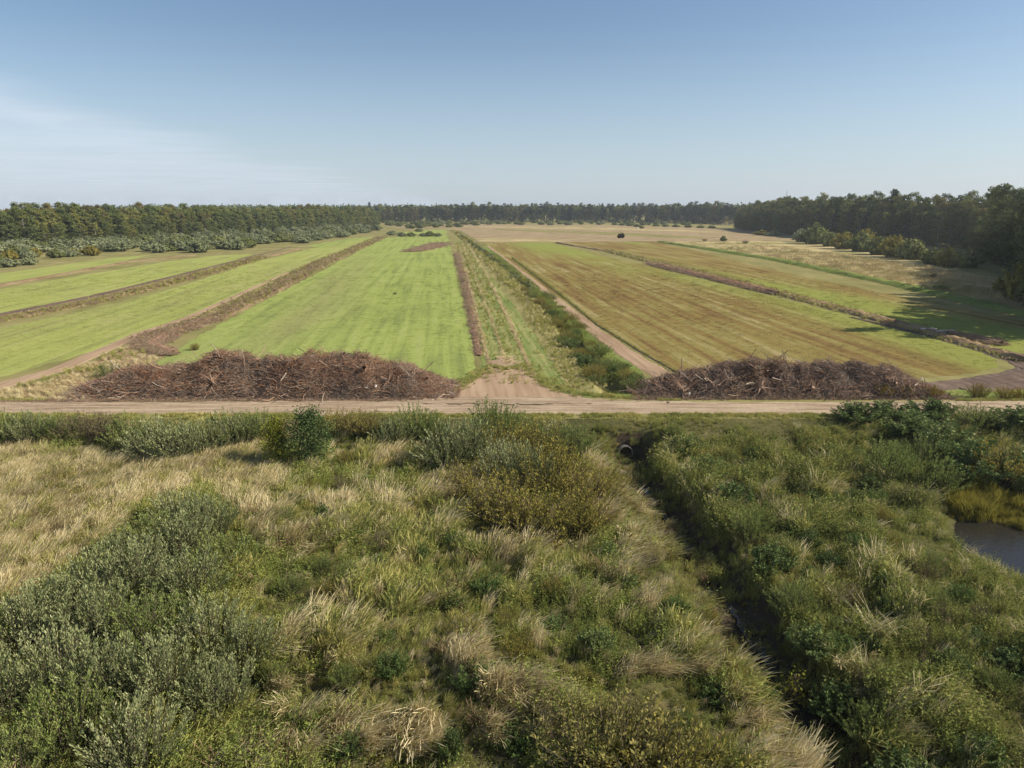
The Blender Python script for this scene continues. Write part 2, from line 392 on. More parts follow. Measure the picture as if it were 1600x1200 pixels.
sheet('grass_verge', [(760, 384), (800, 411), (850, 456), (920, 512), (975, 556), (1020, 596), (985, 606), (930, 545), (880, 495), (815, 438), (750, 386)], .014, 'verge', 'fresh green verge between central ditch and dirt track')
sheet('grass_verge',  [(1100, 588), (1400, 594), (1460, 602), (1700, 612), (1700, 625), (900, 627), (880, 612), (990, 615)], .016, 'verge', 'strip of rough grass between road and right brush pile')
sheet('dry_meadow_edge', [(0, 612), (100, 585), (200, 540), (240, 520), (262, 552), (200, 600), (150, 628), (-120, 628), (-120, 632)], .012, 'bank', 'rough dry grass corner beside the left brush pile')

sheet('straw_field', [(742, 372.5), (850, 373.5), (885, 377.2), (754, 377.2)], .03, 'straw', 'pale dry streak at the near edge of the stubble')
sheet('rough_strip', [(775, 357.5), (960, 363), (1110, 371), (1060, 372.5), (925, 365.5), (770, 359.5)], .03, 'rough', 'darker weedy streak across the tan stubble')
sheet('straw_field', [(700, 353.5), (900, 354.5), (1060, 359), (1150, 364), (1000, 360), (820, 356.5)], .03, 'straw', 'pale strip across the far stubble')
sheet('rough_strip', [(610, 356.2), (700, 355.4), (720, 356.6), (630, 358)], .03, 'rough', 'greenish strip left of the ditch line far off')
# earth tracks
def strip(name, cl, mat, label, z=.03, amp=.12, rut=.05, step=.6):
    """a track with two wheel ruts; cl = [(x,y,width)]"""
    V = []; Q = []; K = 11; rows = 0; rng = random.Random(len(cl) * 3)
    for (ax, ay, aw), (bx, by, bw) in zip(cl[:-1], cl[1:]):
        L = math.hypot(bx - ax, by - ay); n = max(1, int(L / (step * max(1, (ay + by) / 160))))
        tx, ty = (bx - ax) / L, (by - ay) / L; nx, ny = -ty, tx
        for j in range(n + (1 if (bx, by, bw) == tuple(cl[-1]) else 0)):
            t = j / n; x = ax + (bx - ax) * t; y = ay + (by - ay) * t; wd = (aw + (bw - aw) * t) * (1 + rng.uniform(-amp, amp))
            for k in range(K):
                q = k / (K - 1) * 2 - 1
                zz = z + .05 - rut * (math.exp(-((abs(q) - .5) / .17) ** 2)) + rng.uniform(-.012, .012)
                if abs(q) == 1: zz = -.02
                V.append((x + nx * q * wd / 2, y + ny * q * wd / 2, zz))
            rows += 1
    for r in range(rows - 1):
        for k in range(K - 1):
            a = r * K + k; Q.append((a, a + K, a + K + 1, a + 1))
    o = obj(name, mesh_np(name, V, Q, M[mat], smooth=True)); tag(o, label, kind='structure'); return o
def PL(*p): return [(*G(a, b), c) for a, b, c in p]
sheet('track_fan', [(540, 630), (668, 623), (714, 606), (744, 589), (764, 574), (780, 556), (800, 556), (818, 574), (836, 592), (856, 608), (905, 620), (1010, 628), (1000, 634), (560, 634)], .05, 'path', 'wide worn earth fan where field tracks meet the road', amp=.7, step=.7)
sheet('track_fan', [(-10.5, 61.6), (-8, 61.2), (-3, 61.0), (3, 61.0), (8, 61.2), (12, 61.7), (8, 62.6), (4, 63.1), (0, 63.3), (-4, 63.1), (-8, 62.6)], .182, 'dirt', 'gravel spilling from the road into the junction', amp=.3, world=True, step=.5)
sheet('strip_grass', [(752, 580), (742, 500), (722, 400), (716, 372), (726, 372), (765, 430), (805, 480), (850, 545), (885, 600), (850, 604), (815, 575), (768, 575)], .012, 'stripgrass', 'green and straw coloured grass strip beside the central ditch')
strip('dirt_track', PL((1042, 590, 2.9), (990, 560, 2.7), (935, 522, 2.5), (870, 470, 2.3), (820, 430, 2.1), (780, 398, 1.8), (762, 384, 1.4)), 'path', 'brown rutted dirt track running up beside the ditch')
strip('field_path', PL((-120, 640, 3.5), (0, 603, 2.8), (90, 578, 2.4), (160, 548, 2.2), (220, 521, 2.0), (290, 498, 1.4), (370, 462, 1.2), (450, 425, 1.0)), 'path', 'tan field path climbing between the green strips')
strip('muddy_track', PL((1450, 605, 3.2), (1520, 598, 3.4), (1580, 588, 3.2), (1615, 577, 3.0), (1590, 565, 2.4), (1545, 551, 2.0), (1460, 527, 1.5), (1330, 496, 1.0)), 'mud', 'dark muddy tyre track curving round the field corner', z=.05, rut=.1)
strip('muddy_track', PL((1500, 608, 3.0), (1600, 600, 4.5), (1700, 585, 4.5)), 'mud', 'dark churned mud running out at the right edge', z=.04, rut=.1)
strip('muddy_track', PL((1510, 536, 1.0), (1600, 556, 1.4), (1720, 580, 1.6)), 'mud', 'second dark wheel track beyond the corner', z=.04, rut=.1)
strip('furrow', PL((-150, 520, 2.4), (0, 492, 2.4), (150, 462, 2.2), (300, 425, 2.0), (400, 399.5, 1.8), (455, 386, 1.2)), 'furrow', 'dark ploughed furrow between two green strips')
strip('wheel_track', PL((800, 592, .35), (775, 520, .35), (745, 440, .35), (722, 380, .4)), 'bank', 'pale dry wheel line in the grass strip', z=-.02, rut=.0)
strip('wheel_track', PL((768, 585, .5), (752, 520, .5), (735, 450, .45), (718, 385, .4)), 'bank', 'pale dry wheel line nearer the green field', z=-.02, rut=.0)
strip('wheel_track', PL((834, 590, .6), (795, 500, .6), (760, 430, .5), (728, 378, .45)), 'bank', 'pale dry grass line beside the central ditch', z=-.02, rut=.0)

# raised weedy banks
ridge('grass_bank', PL((228, 532, 5.2), (330, 497, 5.4), (420, 455, 5.4), (500, 413, 5.6), (596, 371, 6)), .24, 'bank', 'broad brown weedy bank between the two nearest green strips')
ridge('grass_bank', PL((-150, 540, 2.6), (0, 501, 2.8), (150, 472, 3), (300, 434, 3.2), (410, 403, 3.4), (465, 389, 3)), .2, 'bank', 'brown bank along the dark furrow')
ridge('grass_bank', PL((-150, 480, 3), (0, 446, 3.4), (110, 426, 3.6), (200, 409, 4), (300, 399, 4)), .2, 'bank', 'brown bank before the farthest green strip')
ridge('earth_bank', PL((748, 556, 1.1), (738, 500, 1.1), (726, 440, 1.1), (713, 396, 1.3)), .14, 'redbank', 'narrow red brown earth ridge along the green field')
ridge('grass_bank', PL((1600, 566, 1.5), (1520, 541, 2.4), (1440, 517, 2.8), (1240, 465, 3), (1060, 419, 3.6), (950, 393, 3.5), (870, 380, 2)), .5, 'bank', 'weedy bank between the two rust coloured strips')
ridge('grass_bank', PL((1750, 525, 4), (1590, 489, 4), (1400, 445, 4.6), (1210, 406, 5), (1030, 378, 4)), .6, 'verge', 'green weedy bank before the pale grassland')
ridge('furrow_edge', PL((1062, 585, .4), (1000, 549, .45), (935, 509, .4), (870, 457, .4), (800, 404, .4)), .07, 'furrow', 'dark furrow edge along the dirt track')
ridge('brush_litter', PL((270, 553, 2.0), (235, 540, 3.2), (262, 522, 3.6), (330, 500, 2.6)), .35, 'redbank', 'flattened reddish brush litter behind the left pile')
ridge('brush_litter', PL((650, 392, 7), (672, 387, 12), (688, 381, 6)), .3, 'redbank', 'red brown patch of dead brush on the far green field')
ridge('brush_litter', PL((1215, 461, 2), (1130, 440, 3), (1015, 413, 3)), .6, 'redbank', 'dead brown brush on the bank between rust strips')
ridge('brush_litter', PL((1480, 522, 1), (1530, 531, 2.2), (1565, 540, 1)), .4, 'redbank', 'dead brown brush by the muddy corner')

# ------------------------------------------------------------------ plant prototypes (not linked to the scene)
def unit(v): return v / (np.linalg.norm(v, axis=-1, keepdims=True) + 1e-9)
def leaves_np(P, D, L, W, rng, flat=.5, N=None, nj=.45):
    """diamond leaves as two-triangle quads at points P along directions D"""
    n = len(P); side = unit(np.cross(D, unit(rng.normal(size=(n, 3)) * np.array([1, 1, flat]) + 1e-3)))
    if N is not None:
        N = unit(N + rng.normal(0, nj, (n, 3))); D = unit(np.cross(N, D)); side = np.cross(D, N)
    L = np.broadcast_to(np.asarray(L, float), (n,))[:, None]; W = np.broadcast_to(np.asarray(W, float), (n,))[:, None]
    a = P; b = P + D * L * .45 + side * W * .5; c = P + D * L; d = P + D * L * .45 - side * W * .5
    V = np.stack([a, b, c, d], 1).reshape(-1, 3); return V, np.arange(n * 4).reshape(-1, 4)
def blades_np(n, rng, h, lean, w, rad, curl=.5, tip=True, leanx=0.3):
    """curved grass blades: two quads + a narrow head each; returns V, quads"""
    V = []; Q = []
    for i in range(n):
        a = rng.uniform(0, 2 * math.pi); r = rad * math.sqrt(rng.random())
        p = np.array([r * math.cos(a), r * math.sin(a), 0.]); hh = h * rng.uniform(.55, 1.1)
        la = rng.uniform(0, 2 * math.pi); ll = lean * rng.uniform(.2, 1.0)
        d = np.array([math.cos(la) * ll + leanx * rng.uniform(.5, 1.3), math.sin(la) * ll, 0.])
        fa = rng.uniform(0, math.pi); side = np.array([math.cos(fa), math.sin(fa), 0]) * w / 2
        k = len(V)
        pts = [p, p + d * hh * .35 + np.array([0, 0, hh * .55]), p + d * hh * 1.0 * (1 + curl * .3) + np.array([0, 0, hh * (.95 - .25 * curl)])]
        ws = [.7, 1.0, .25]
        if tip: pts.append(pts[-1] + (d * 1.2 + np.array([0, 0, .35])) * hh * .20); ws[2] = 1.5; ws.append(.3)
        for q, wq in zip(pts, ws): V += [q - side * wq, q + side * wq]
        for j in range(len(pts) - 1): Q.append((k + 2 * j, k + 2 * j + 1, k + 2 * j + 3, k + 2 * j + 2))
    return V, Q
def tube_np(pts, rads, sides=4):
    pts = np.asarray(pts, float); V = []; Q = []
    for i, p in enumerate(pts):
        t = unit(pts[min(i + 1, len(pts) - 1)] - pts[max(i - 1, 0)])
        a = unit(np.cross(t, [0.31, .2, .93] if abs(t[2]) < .9 else [1, 0, 0])); b = np.cross(t, a)
        for k in range(sides):
            g = 2 * math.pi * k / sides; V.append(p + rads[i] * (a * math.cos(g) + b * math.sin(g)))
    for i in range(len(pts) - 1):
        for k in range(sides):
            A = i * sides; k2 = (k + 1) % sides; Q.append((A + k, A + k2, A + sides + k2, A + sides + k))
    return V, Q
def joinVQ(parts):
    V = []; Q = []; k = 0
    for v, q in parts:
        v = np.asarray(v, float).reshape(-1, 3); q = np.asarray(q, int).reshape(-1, 4); V.append(v); Q.append(q + k); k += len(v)
    return np.concatenate(V), np.concatenate(Q)
def protos(name, makers, mat):
    c = bpy.data.collections.new(name); 
    for i, f in enumerate(makers):
        v, q = f(np.random.default_rng(i * 13 + hash(name) % 1 + 5)); me = mesh_np(name, v, q, mat)
        o = bpy.data.objects.new('%s_%02d' % (name, i), me); c.objects.link(o)
    return c, len(makers)
def grass_maker(**kw): return lambda rng: joinVQ([blades_np(rng=rng, **kw)])
def herb_maker(h, stems, nl, L, W, rad, up=.35, flower=None):
    def f(rng):
        P = []; D = []; LL = []
        for s_ in range(stems):
            a = rng.uniform(0, 6.283); r = rad * math.sqrt(rng.random()); b = np.array([r * math.cos(a), r * math.sin(a), 0.])
            d = unit(np.array([rng.normal() * .22, rng.normal() * .22, 1.])); hh = h * rng.uniform(.6, 1.1)
            for j in range(nl):
                t = (j + .5) / nl; t = .15 + .85 * t
                g = rng.uniform(0, 6.283); dd = unit(np.array([math.cos(g), math.sin(g), up + rng.uniform(-.25, .3)]))
                P.append(b + d * hh * t); D.append(dd); LL.append(L * (1.15 - .5 * t) * rng.uniform(.7, 1.2))
        P = np.array(P); D = np.array(D); LL = np.array(LL)
        return leaves_np(P, D, LL, LL * W, rng)
    return f

M['dry'] = leaf_mat('dry_grass', [(0.333, 0.267, 0.130), (0.523, 0.434, 0.226), (0.665, 0.564, 0.320), (0.783, 0.676, 0.427)], .3, wn=.45)
M['mixgrass'] = leaf_mat('mixed_grass', [(0.181, 0.208, 0.057), (0.302, 0.308, 0.089), (0.422, 0.386, 0.127), (0.603, 0.501, 0.204)], .3)
M['herb'] = leaf_mat('herb_leaf', [(0.117, 0.141, 0.037), (0.196, 0.230, 0.060), (0.290, 0.319, 0.079), (0.423, 0.424, 0.119)], .3)
M['herb_dark'] = leaf_mat('dark_herb_leaf', [(0.096, 0.116, 0.033), (0.164, 0.182, 0.050), (0.240, 0.255, 0.073), (0.345, 0.330, 0.099)], .25)
M['sedge'] = leaf_mat('sedge', [(.16, .14, .03), (.26, .23, .045), (.34, .30, .07)], .3)
M['brownweed'] = leaf_mat('brown_weed', [(.12, .08, .045), (.20, .14, .08), (.30, .22, .12)], .2)
M['gold'] = leaf_mat('goldenrod', [(.10, .12, .03), (.26, .2, .03), (.42, .28, .04)], .2)
C = {}
C['dry'] = protos('dry_tuft', [grass_maker(n=50, h=1.0, lean=.26, w=.017, rad=.30, curl=.5, leanx=lx) for lx in (.25, .45, .7, .5)], M['dry'])
C['mix'] = protos('mixed_tuft', [grass_maker(n=44, h=.95, lean=.35, w=.022, rad=.26, curl=.5, leanx=lx) for lx in (.15, .35, .5, .3)], M['mixgrass'])
C['short'] = protos('short_tuft', [grass_maker(n=34, h=.34, lean=.5, w=.025, rad=.30, tip=False, leanx=.1) for _ in range(3)], M['mixgrass'])
C['herb'] = protos('herb', [herb_maker(1.0, 7, 15, .13, .42, .30), herb_maker(1.25, 5, 20, .12, .35, .24), herb_maker(.7, 9, 10, .14, .5, .34), herb_maker(1.1, 8, 14, .10, .4, .30)], M['herb'])
C['hdark'] = protos('dark_herb', [herb_maker(1.0, 8, 14, .14, .5, .32), herb_maker(1.2, 6, 18, .13, .4, .3), herb_maker(.7, 9, 11, .13, .55, .34)], M['herb_dark'])
C['brown'] = protos('brown_weed', [herb_maker(.9, 9, 12, .07, .3, .25, up=.9), grass_maker(n=30, h=.8, lean=.3, w=.016, rad=.25)], M['brownweed'])
C['sedge'] = protos('sedge_tuft', [grass_maker(n=55, h=1.0, lean=.16, w=.024, rad=.28, tip=False, leanx=l) for l in (.1, .2)], M['sedge'])
C['reed'] = protos('reed_stalk', [grass_maker(n=14, h=1.35, lean=.25, w=.015, rad=.25, curl=.6, leanx=-.3), grass_maker(n=14, h=1.25, lean=.3, w=.015, rad=.2, curl=.8, leanx=.1)], M['dry'])
for key, fld, hh in (('tg', FG, .09), ('tb', FB, .09), ('tr', FR, .10), ('ts', FS, .3)):
    cols = [fld['cols'][0], fld['cols'][1], fld['cols'][-1], tuple(min(.8, c * 1.35) for c in fld['cols'][-1])]
    m = leaf_mat('field_' + key, cols, .2, field=fld); M[key] = m
    C[key] = protos('field_' + key, [grass_maker(n=34, h=hh, lean=.9 if hh < .2 else .6, w=.020, rad=.5, tip=False, leanx=.1) for _ in range(3)], m)

def scatter(name, key, P, scale, rotz=None, tilt=.12, label=None, z=None):
    coll, n = C[key]; N = len(P)
    if not N: return
    x, y = P[:, 0], P[:, 1]
    if z is None: z = height(x, y)
    me = bpy.data.meshes.new(name); me.vertices.add(N)
    me.vertices.foreach_set('co', np.stack([x, y, z], 1).astype(np.float32).ravel())
    rz = RNG.uniform(0, 6.283, N) if rotz is None else rotz
    rot = np.stack([RNG.normal(0, tilt, N), RNG.normal(0, tilt, N), rz], 1).astype(np.float32)
    a = me.attributes.new('rot', 'FLOAT_VECTOR', 'POINT'); a.data.foreach_set('vector', rot.ravel())
    a = me.attributes.new('scl', 'FLOAT_VECTOR', 'POINT')
    sc = np.broadcast_to(scale, (N,)); sv = np.stack([sc * RNG.uniform(.85, 1.15, N), sc, sc * RNG.uniform(.8, 1.2, N)], 1)
    a.data.foreach_set('vector', sv.astype(np.float32).ravel())
    a = me.attributes.new('idx', 'INT', 'POINT'); a.data.foreach_set('value', RNG.integers(0, n, N).astype(np.int32))
    o = obj(name, me); tag(o, label, kind='stuff')
    ng = bpy.data.node_groups.new(name, 'GeometryNodeTree')
    ng.interface.new_socket('Geometry', in_out='INPUT', socket_type='NodeSocketGeometry')
    ng.interface.new_socket('Geometry', in_out='OUTPUT', socket_type='NodeSocketGeometry')
    gi = ng.nodes.new('NodeGroupInput'); go = ng.nodes.new('NodeGroupOutput'); ip = ng.nodes.new('GeometryNodeInstanceOnPoints')
    ci = ng.nodes.new('GeometryNodeCollectionInfo'); ci.inputs['Collection'].default_value = coll
    ci.inputs['Separate Children'].default_value = True; ci.inputs['Reset Children'].default_value = True
    ip.inputs['Pick Instance'].default_value = True
    def na(nm, ty):
        q = ng.nodes.new('GeometryNodeInputNamedAttribute'); q.data_type = ty; q.inputs[0].default_value = nm; return q.outputs['Attribute']
    L = ng.links.new
    L(gi.outputs[0], ip.inputs['Points']); L(ci.outputs[0], ip.inputs['Instance'])
    L(na('idx', 'INT'), ip.inputs['Instance Index']); L(na('rot', 'FLOAT_VECTOR'), ip.inputs['Rotation']); L(na('scl', 'FLOAT_VECTOR'), ip.inputs['Scale'])
    L(ip.outputs[0], go.inputs[0])
    md = o.modifiers.new('scatter', 'NODES'); md.node_group = ng
    return o

# ------------------------------------------------------------------ foreground vegetation
DENS = 17
x0, x1, y0, y1 = -58, 58, 12, 57.6
N = int((x1 - x0) * (y1 - y0) * DENS)
P = np.stack([RNG.uniform(x0, x1, N), RNG.uniform(y0, y1, N)], 1)
P = P[np.abs(P[:, 0]) < .80 * P[:, 1] + 13]
hz_ = height(P[:, 0], P[:, 1]); qx, qy = W2P(P[:, 0], P[:, 1], hz_ + .3)
dd = seg_dist(P[:, 0], P[:, 1], DITCH)
pe = np.hypot((P[:, 0] - PC[0]) / PC[2], (P[:, 1] - PC[1]) / PC[3])
nA = fbm(P[:, 0], P[:, 1], 5, 21); nB = fbm(P[:, 0], P[:, 1], 3, 41); nC = fbm(P[:, 0], P[:, 1], 8, 61); nD = fbm(P[:, 0], P[:, 1], 1.8, 81)
rr = RNG.random(len(P))
DRY = [(-400, 690), (60, 692), (180, 700), (420, 712), (440, 760), (395, 800), (330, 780), (250, 770), (170, 830), (110, 900), (60, 945), (-400, 1000)]
WIL = [(265, 775), (330, 775), (400, 850), (390, 950), (420, 1050), (300, 1230), (-200, 1230), (-300, 960), (0, 950), (120, 880), (200, 800)]
jx = qx + (nB - .5) * 90; jy = qy + (nA - .5) * 60
isdry = inpoly(jx, jy, DRY) & ~((nC > .60) & (qy > 760))
iswil = inpoly(qx, qy, WIL)
SEDGE = [(1470, 750), (1560, 748), (1750, 752), (1750, 830), (1600, 835), (1545, 822), (1480, 806)]
issed = inpoly(qx, qy, SEDGE) & (P[:, 0] > 26)
wet = (pe < 1.02) & ~issed
nearpond = (pe < 1.35) & (P[:, 1] < 41)
right = (~isdry) & (P[:, 0] > np.interp(P[:, 1], [p[1] for p in DITCH[::-1]], [p[0] for p in DITCH[::-1]]))
isditch = (dd < np.where(right, 1.15, .8))
verge = (P[:, 1] > 55.2)
olive = inpoly(qx, qy, [(880, 660), (1040, 660), (1010, 700), (960, 700)])
cat = np.full(len(P), 'mix', dtype='<U6')
# mixed herbs and grass in the middle: patchy
dryish = .07 + .62 * sstep(.50, .68, nB) * sstep(.42, .6, nD) + .15 * sstep(.5, .7, nC)
greenish = .42 + .5 * sstep(.42, .6, 1 - nA)
cat = np.where(rr < dryish, 'dry', np.where(rr < dryish + (1 - dryish) * greenish, 'herb', 'mix'))
cat = np.where((rr > .95) & (nD > .5), 'brown', cat)
# right bank: dark herbs with pale reeds standing in them
cr = np.where(rr < .02 + .08 * sstep(.55, .70, nB), 'reed', np.where(rr < .46, 'hdark', np.where(rr < .80, 'herb', np.where(rr < .94, 'mix', 'dry'))))
cr = np.where((qy < 760) & (qx > 1080) & (qx < 1350) & (rr > .55), 'mix', cr)
cat = np.where(right, cr, cat)
cat = np.where(isdry, np.where(rr < .68, 'dry', 'mix'), cat)
cat = np.where(iswil, np.where(rr < .7, 'herb', 'mix'), cat)
isfloor = (dd < 2.2 + 1.2 * (nD - .5)) & ~right
fl = np.where(rr < .34, 'brown', np.where(rr < .62, 'mix', np.where(rr < .9, 'herb', 'dry')))
cat = np.where(isfloor & (P[:, 1] > 24), fl, cat)
cat = np.where((dd < 2.6) & (P[:, 1] > DITCH[0][1] - .3) & (P[:, 1] < 55.5), np.where(rr < .5, 'hdark', 'mix'), cat)
cat = np.where(isditch & (P[:, 1] < DITCH[0][1] - .3) & ((P[:, 1] < 33) | (P[:, 0] > np.interp(P[:, 1], DYS, DXS))), np.where(rr < .34, 'hdark', np.where(rr < .58, 'brown', np.where(rr < .72, 'mix', 'none'))), cat)
cat = np.where((dd >= 1.15) & (dd < 1.7) & right, np.where(rr < .5, 'hdark', 'mix'), cat)
cat = np.where(verge & (P[:, 1] > 55.7), np.where(rr < .75, 'short', 'none'), cat)
cat = np.where(wet, 'none', cat); cat = np.where(issed, 'sedge', cat)
LAB = dict(dry=('dry_grass', 'pale straw coloured grass waving over the meadow'), mix=('meadow_grass', 'olive green tall grass between the weeds'),
           herb=('green_weeds', 'leafy green weeds covering the rough ground'), hdark=('dark_weeds', 'dark green weeds crowding the ditch bank'),
           brown=('brown_weeds', 'withered brown weeds scattered in the green'), short=('verge_grass', 'short grass along the near road edge'),
           sedge=('sedge', 'yellow olive sedge growing at the pond edge'), reed=('reed_grass', 'pale long reed grass arching over the right bank'))
wind = .9 * (fbm(P[:, 0], P[:, 1], 6, 99) - .5) * 5.0 + .35
for key, (nm, lb) in LAB.items():
    k = cat == key
    Pk = P[k]; sc = RNG.uniform(.65, 1.25, k.sum()) * np.where(isdry[k], .85 + .3 * nD[k], .5 + 1.0 * sstep(.3, .75, nD[k]))
    if key in ('hdark', 'herb'): sc = sc * np.where(right[k], 1.0, 1.0)
    if key in ('dry', 'mix'): sc = sc * np.where(isdry[k], .9, .85)
    if key in ('herb',): sc = sc * .85
    sc = sc * np.interp(Pk[:, 1], [51, 54, 55.7], [1, .6, .3]) if key != 'short' else sc * .6
    sc = sc * np.where(nearpond[k], .6, 1)
    sc = sc * np.where(dd[k] < 1.5, .55, 1)
    rz = wind[k] + RNG.normal(0, .5, k.sum()) if key in ('dry', 'mix', 'reed') else None
    zz = height(Pk[:, 0], Pk[:, 1]) - .04
    if key == 'sedge': zz = np.maximum(zz, -1.85)
    scatter(nm, key, Pk, sc, rz, label=lb, z=zz)

# tufts on the fields, thinning with distance
def field_pts(poly, dens, ymax, world=False, ymin=60):
    pts = poly if world else [G(*p) for p in poly]
    xs_ = [p[0] for p in pts]; ys_ = [p[1] for p in pts]
    a, b = max(min(xs_), -125), min(max(xs_), 125); c, d = max(min(ys_), ymin), min(max(ys_), ymax)
    n = int((b - a) * (d - c) * dens); Q = np.stack([RNG.uniform(a, b, n), RNG.uniform(c, d, n)], 1)
    keep = RNG.random(n) < np.clip((75 / Q[:, 1]) ** 1.6, 0, 1) * np.clip((ymax - Q[:, 1]) / (ymax * .4), 0, 1)
    k = inpoly(Q[:, 0], Q[:, 1], pts) & keep; return Q[k]
def fscale(Q, s): return RNG.uniform(.7, 1.25, len(Q)) * s * np.clip(Q[:, 1] / 90, .9, 2.2)
EA = [(215, 612), (265, 556), (335, 516), (430, 466), (520, 417), (604, 373), (697, 369), (710, 425), (720, 470), (732, 520), (740, 570), (736, 606), (700, 618)]
Q = field_pts(EA, 1.6, 230); scatter('field_grass', 'tg', Q, fscale(Q, 1), label='short bright grass of the field left of the ditch', z=np.zeros(len(Q)))
Q = np.concatenate([field_pts([(-200, 550), (0, 514), (255, 457), (400, 410), (480, 392), (500, 404), (430, 434), (330, 477), (240, 510), (150, 546), (0, 588), (-200, 628)], 2.4, 240), field_pts([(-200, 485), (0, 455), (240, 414), (330, 402), (330, 416), (230, 440), (0, 486), (-200, 530)], 1.6, 240)])
scatter('field_grass', 'tb', Q, fscale(Q, 1), label='short yellow green grass of the left field strips', z=np.zeros(len(Q)))
RF = [(790, 400), (905, 393), (1050, 427), (1230, 471), (1450, 526), (1554, 562), (1552, 573), (1440, 590), (1080, 598), (1045, 572), (965, 525), (875, 462)]
Q = np.concatenate([field_pts(RF, 1.9, 240), field_pts([(880, 381), (1022, 379), (1230, 429), (1400, 464), (1560, 496), (1750, 535), (1750, 600), (1620, 568), (1540, 541), (1440, 511), (1240, 461), (1060, 414)], 1.2, 240)])
scatter('field_stubble', 'tr', Q, fscale(Q, 1), label='rust and olive stubble of the right fields', z=np.zeros(len(Q)))
Q = field_pts([(1040, 379), (1240, 377), (1350, 395), (1540, 435), (1800, 470), (1800, 520), (1570, 485), (1400, 443), (1210, 403)], 1.5, 420)
scatter('pale_grass', 'ts', Q, fscale(Q, 1.2), label='pale dry grass before the right wood', z=np.zeros(len(Q)))
def brush_maker(n, rad, hh):
    def f(rng):
        parts = []
        for _ in range(n):
            c = np.array([rng.normal(0, rad * .5), rng.normal(0, rad * .5), abs(rng.normal(0, hh * .5))]); d = unit(rng.normal(size=3) * np.array([1, 1, .35])); L_ = rng.uniform(.2, .7)
            parts.append(tube_np([c - d * L_ / 2, c + rng.normal(0, .04, 3), c + d * L_ / 2], [.014, .011, .004], 3))
        return joinVQ(parts)
    return f
M['litter'] = plain_mat('brush_litter', (.18, .12, .08), (.46, .34, .225))
C['brush'] = protos('brush_sticks', [brush_maker(26, .5, .35) for _ in range(3)], M['litter'])
def along(cl, n, seed=0, jit=1.0):
    rng = np.random.default_rng(seed); L = [math.hypot(b[0] - a[0], b[1] - a[1]) / ((a[1] + b[1]) / 2) for a, b in zip(cl[:-1], cl[1:])]
    L = np.array(L) / sum(L); out = []
    for (a, b), c in zip(zip(cl[:-1], cl[1:]), (L * n).astype(int)):
        t = rng.random(c); x = a[0] + (b[0] - a[0]) * t; y = a[1] + (b[1] - a[1]) * t; wd = (a[2] + (b[2] - a[2]) * t) / 2 * jit
        out.append(np.stack([x + rng.normal(0, .5, c) * wd, y + rng.normal(0, .15, c) * wd], 1))
    return np.concatenate(out)
B1 = PL((228, 532, 4.6), (330, 497, 4.6), (420, 455, 4.6), (500, 413, 5), (596, 371, 6))
B2 = PL((-150, 540, 3), (0, 501, 3.2), (150, 472, 3.6), (300, 434, 3.8), (410, 403, 4))
B3 = PL((1600, 566, 2), (1520, 541, 3), (1440, 517, 3.4), (1240, 465, 3.6), (1060, 419, 4.4), (950, 393, 4.5))
B4 = PL((1750, 525, 5), (1590, 489, 5), (1400, 445, 6), (1210, 406, 6), (1030, 378, 5))
BV = PL((810, 598, 7), (780, 520, 7.5), (748, 440, 7.5), (718, 380, 7))
BD = PL((900, 607, 4), (870, 545, 4), (830, 475, 4), (785, 428, 4), (735, 382, 4), (708, 360, 4))
BE = PL((995, 607, 3.5), (930, 545, 3), (885, 497, 3), (820, 440, 2.6), (770, 397, 2.6))
Q = np.concatenate([along(B1, 3600, 1), along(B2, 1700, 2), along(B3, 1500, 3)])
scatter('bank_weeds', 'brown', Q, fscale(Q, .42), label='withered brown weeds on the banks between fields', z=np.full(len(Q), .2))
Q = np.concatenate([along(B1, 2300, 4), along(B2, 1500, 5), along(B3, 2200, 6), along(BV, 900, 7, .9), along(BD, 2200, 8)])
scatter('bank_grass', 'mix', Q, fscale(Q, .42), label='rough olive grass on the banks and beside the ditch', z=np.maximum(height(Q[:, 0], Q[:, 1]), -.1))
Q = np.concatenate([along(PL((800, 592, .5), (775, 520, .5), (745, 440, .5), (722, 380, .6)), 420, 94), along(PL((768, 585, .5), (752, 520, .5), (735, 450, .5), (718, 385, .6)), 420, 95), along(PL((834, 590, .8), (795, 500, .8), (760, 430, .8), (728, 378, .8)), 400, 96), along(B1, 1000, 14), along(B2, 450, 15), along(B3, 900, 16), along(BV, 350, 17, .9), along(BD, 900, 18)])
scatter('bank_straw', 'dry', Q, fscale(Q, .34), label='pale straw tufts on the banks between fields', z=np.full(len(Q), .05))
Q = np.concatenate([along(B1, 650, 81), along(B2, 350, 82), along(PL((262, 556, 2.5), (230, 540, 4.5), (255, 522, 5), (330, 500, 3.5)), 1500, 71), along(PL((748, 556, 1.1), (738, 500, 1.1), (726, 440, .9), (713, 396, 1.0)), 420, 72),
    along(PL((1215, 461, 2.5), (1130, 440, 3.5), (1015, 413, 3.5)), 700, 73), along(PL((1480, 522, 1.5), (1530, 531, 3), (1565, 540, 2)), 400, 74), along(PL((330, 500, 2), (450, 440, 2), (520, 405, 2)), 500, 75), along(PL((640, 394, 7), (672, 387, 14), (690, 380, 7)), 500, 76)])
scatter('brush_litter_sticks', 'brush', Q, fscale(Q, .9), label='scattered dead sticks and brush on the banks and by the pile', z=np.full(len(Q), .12))
Q = np.concatenate([along(PL((1062, 585, .5), (1000, 549, .5), (935, 509, .5), (870, 457, .5), (800, 404, .5)), 900, 77)])
scatter('furrow_weeds', 'hdark', Q, fscale(Q, .28), label='dark weeds lining the furrow by the dirt track', z=np.full(len(Q), .02))
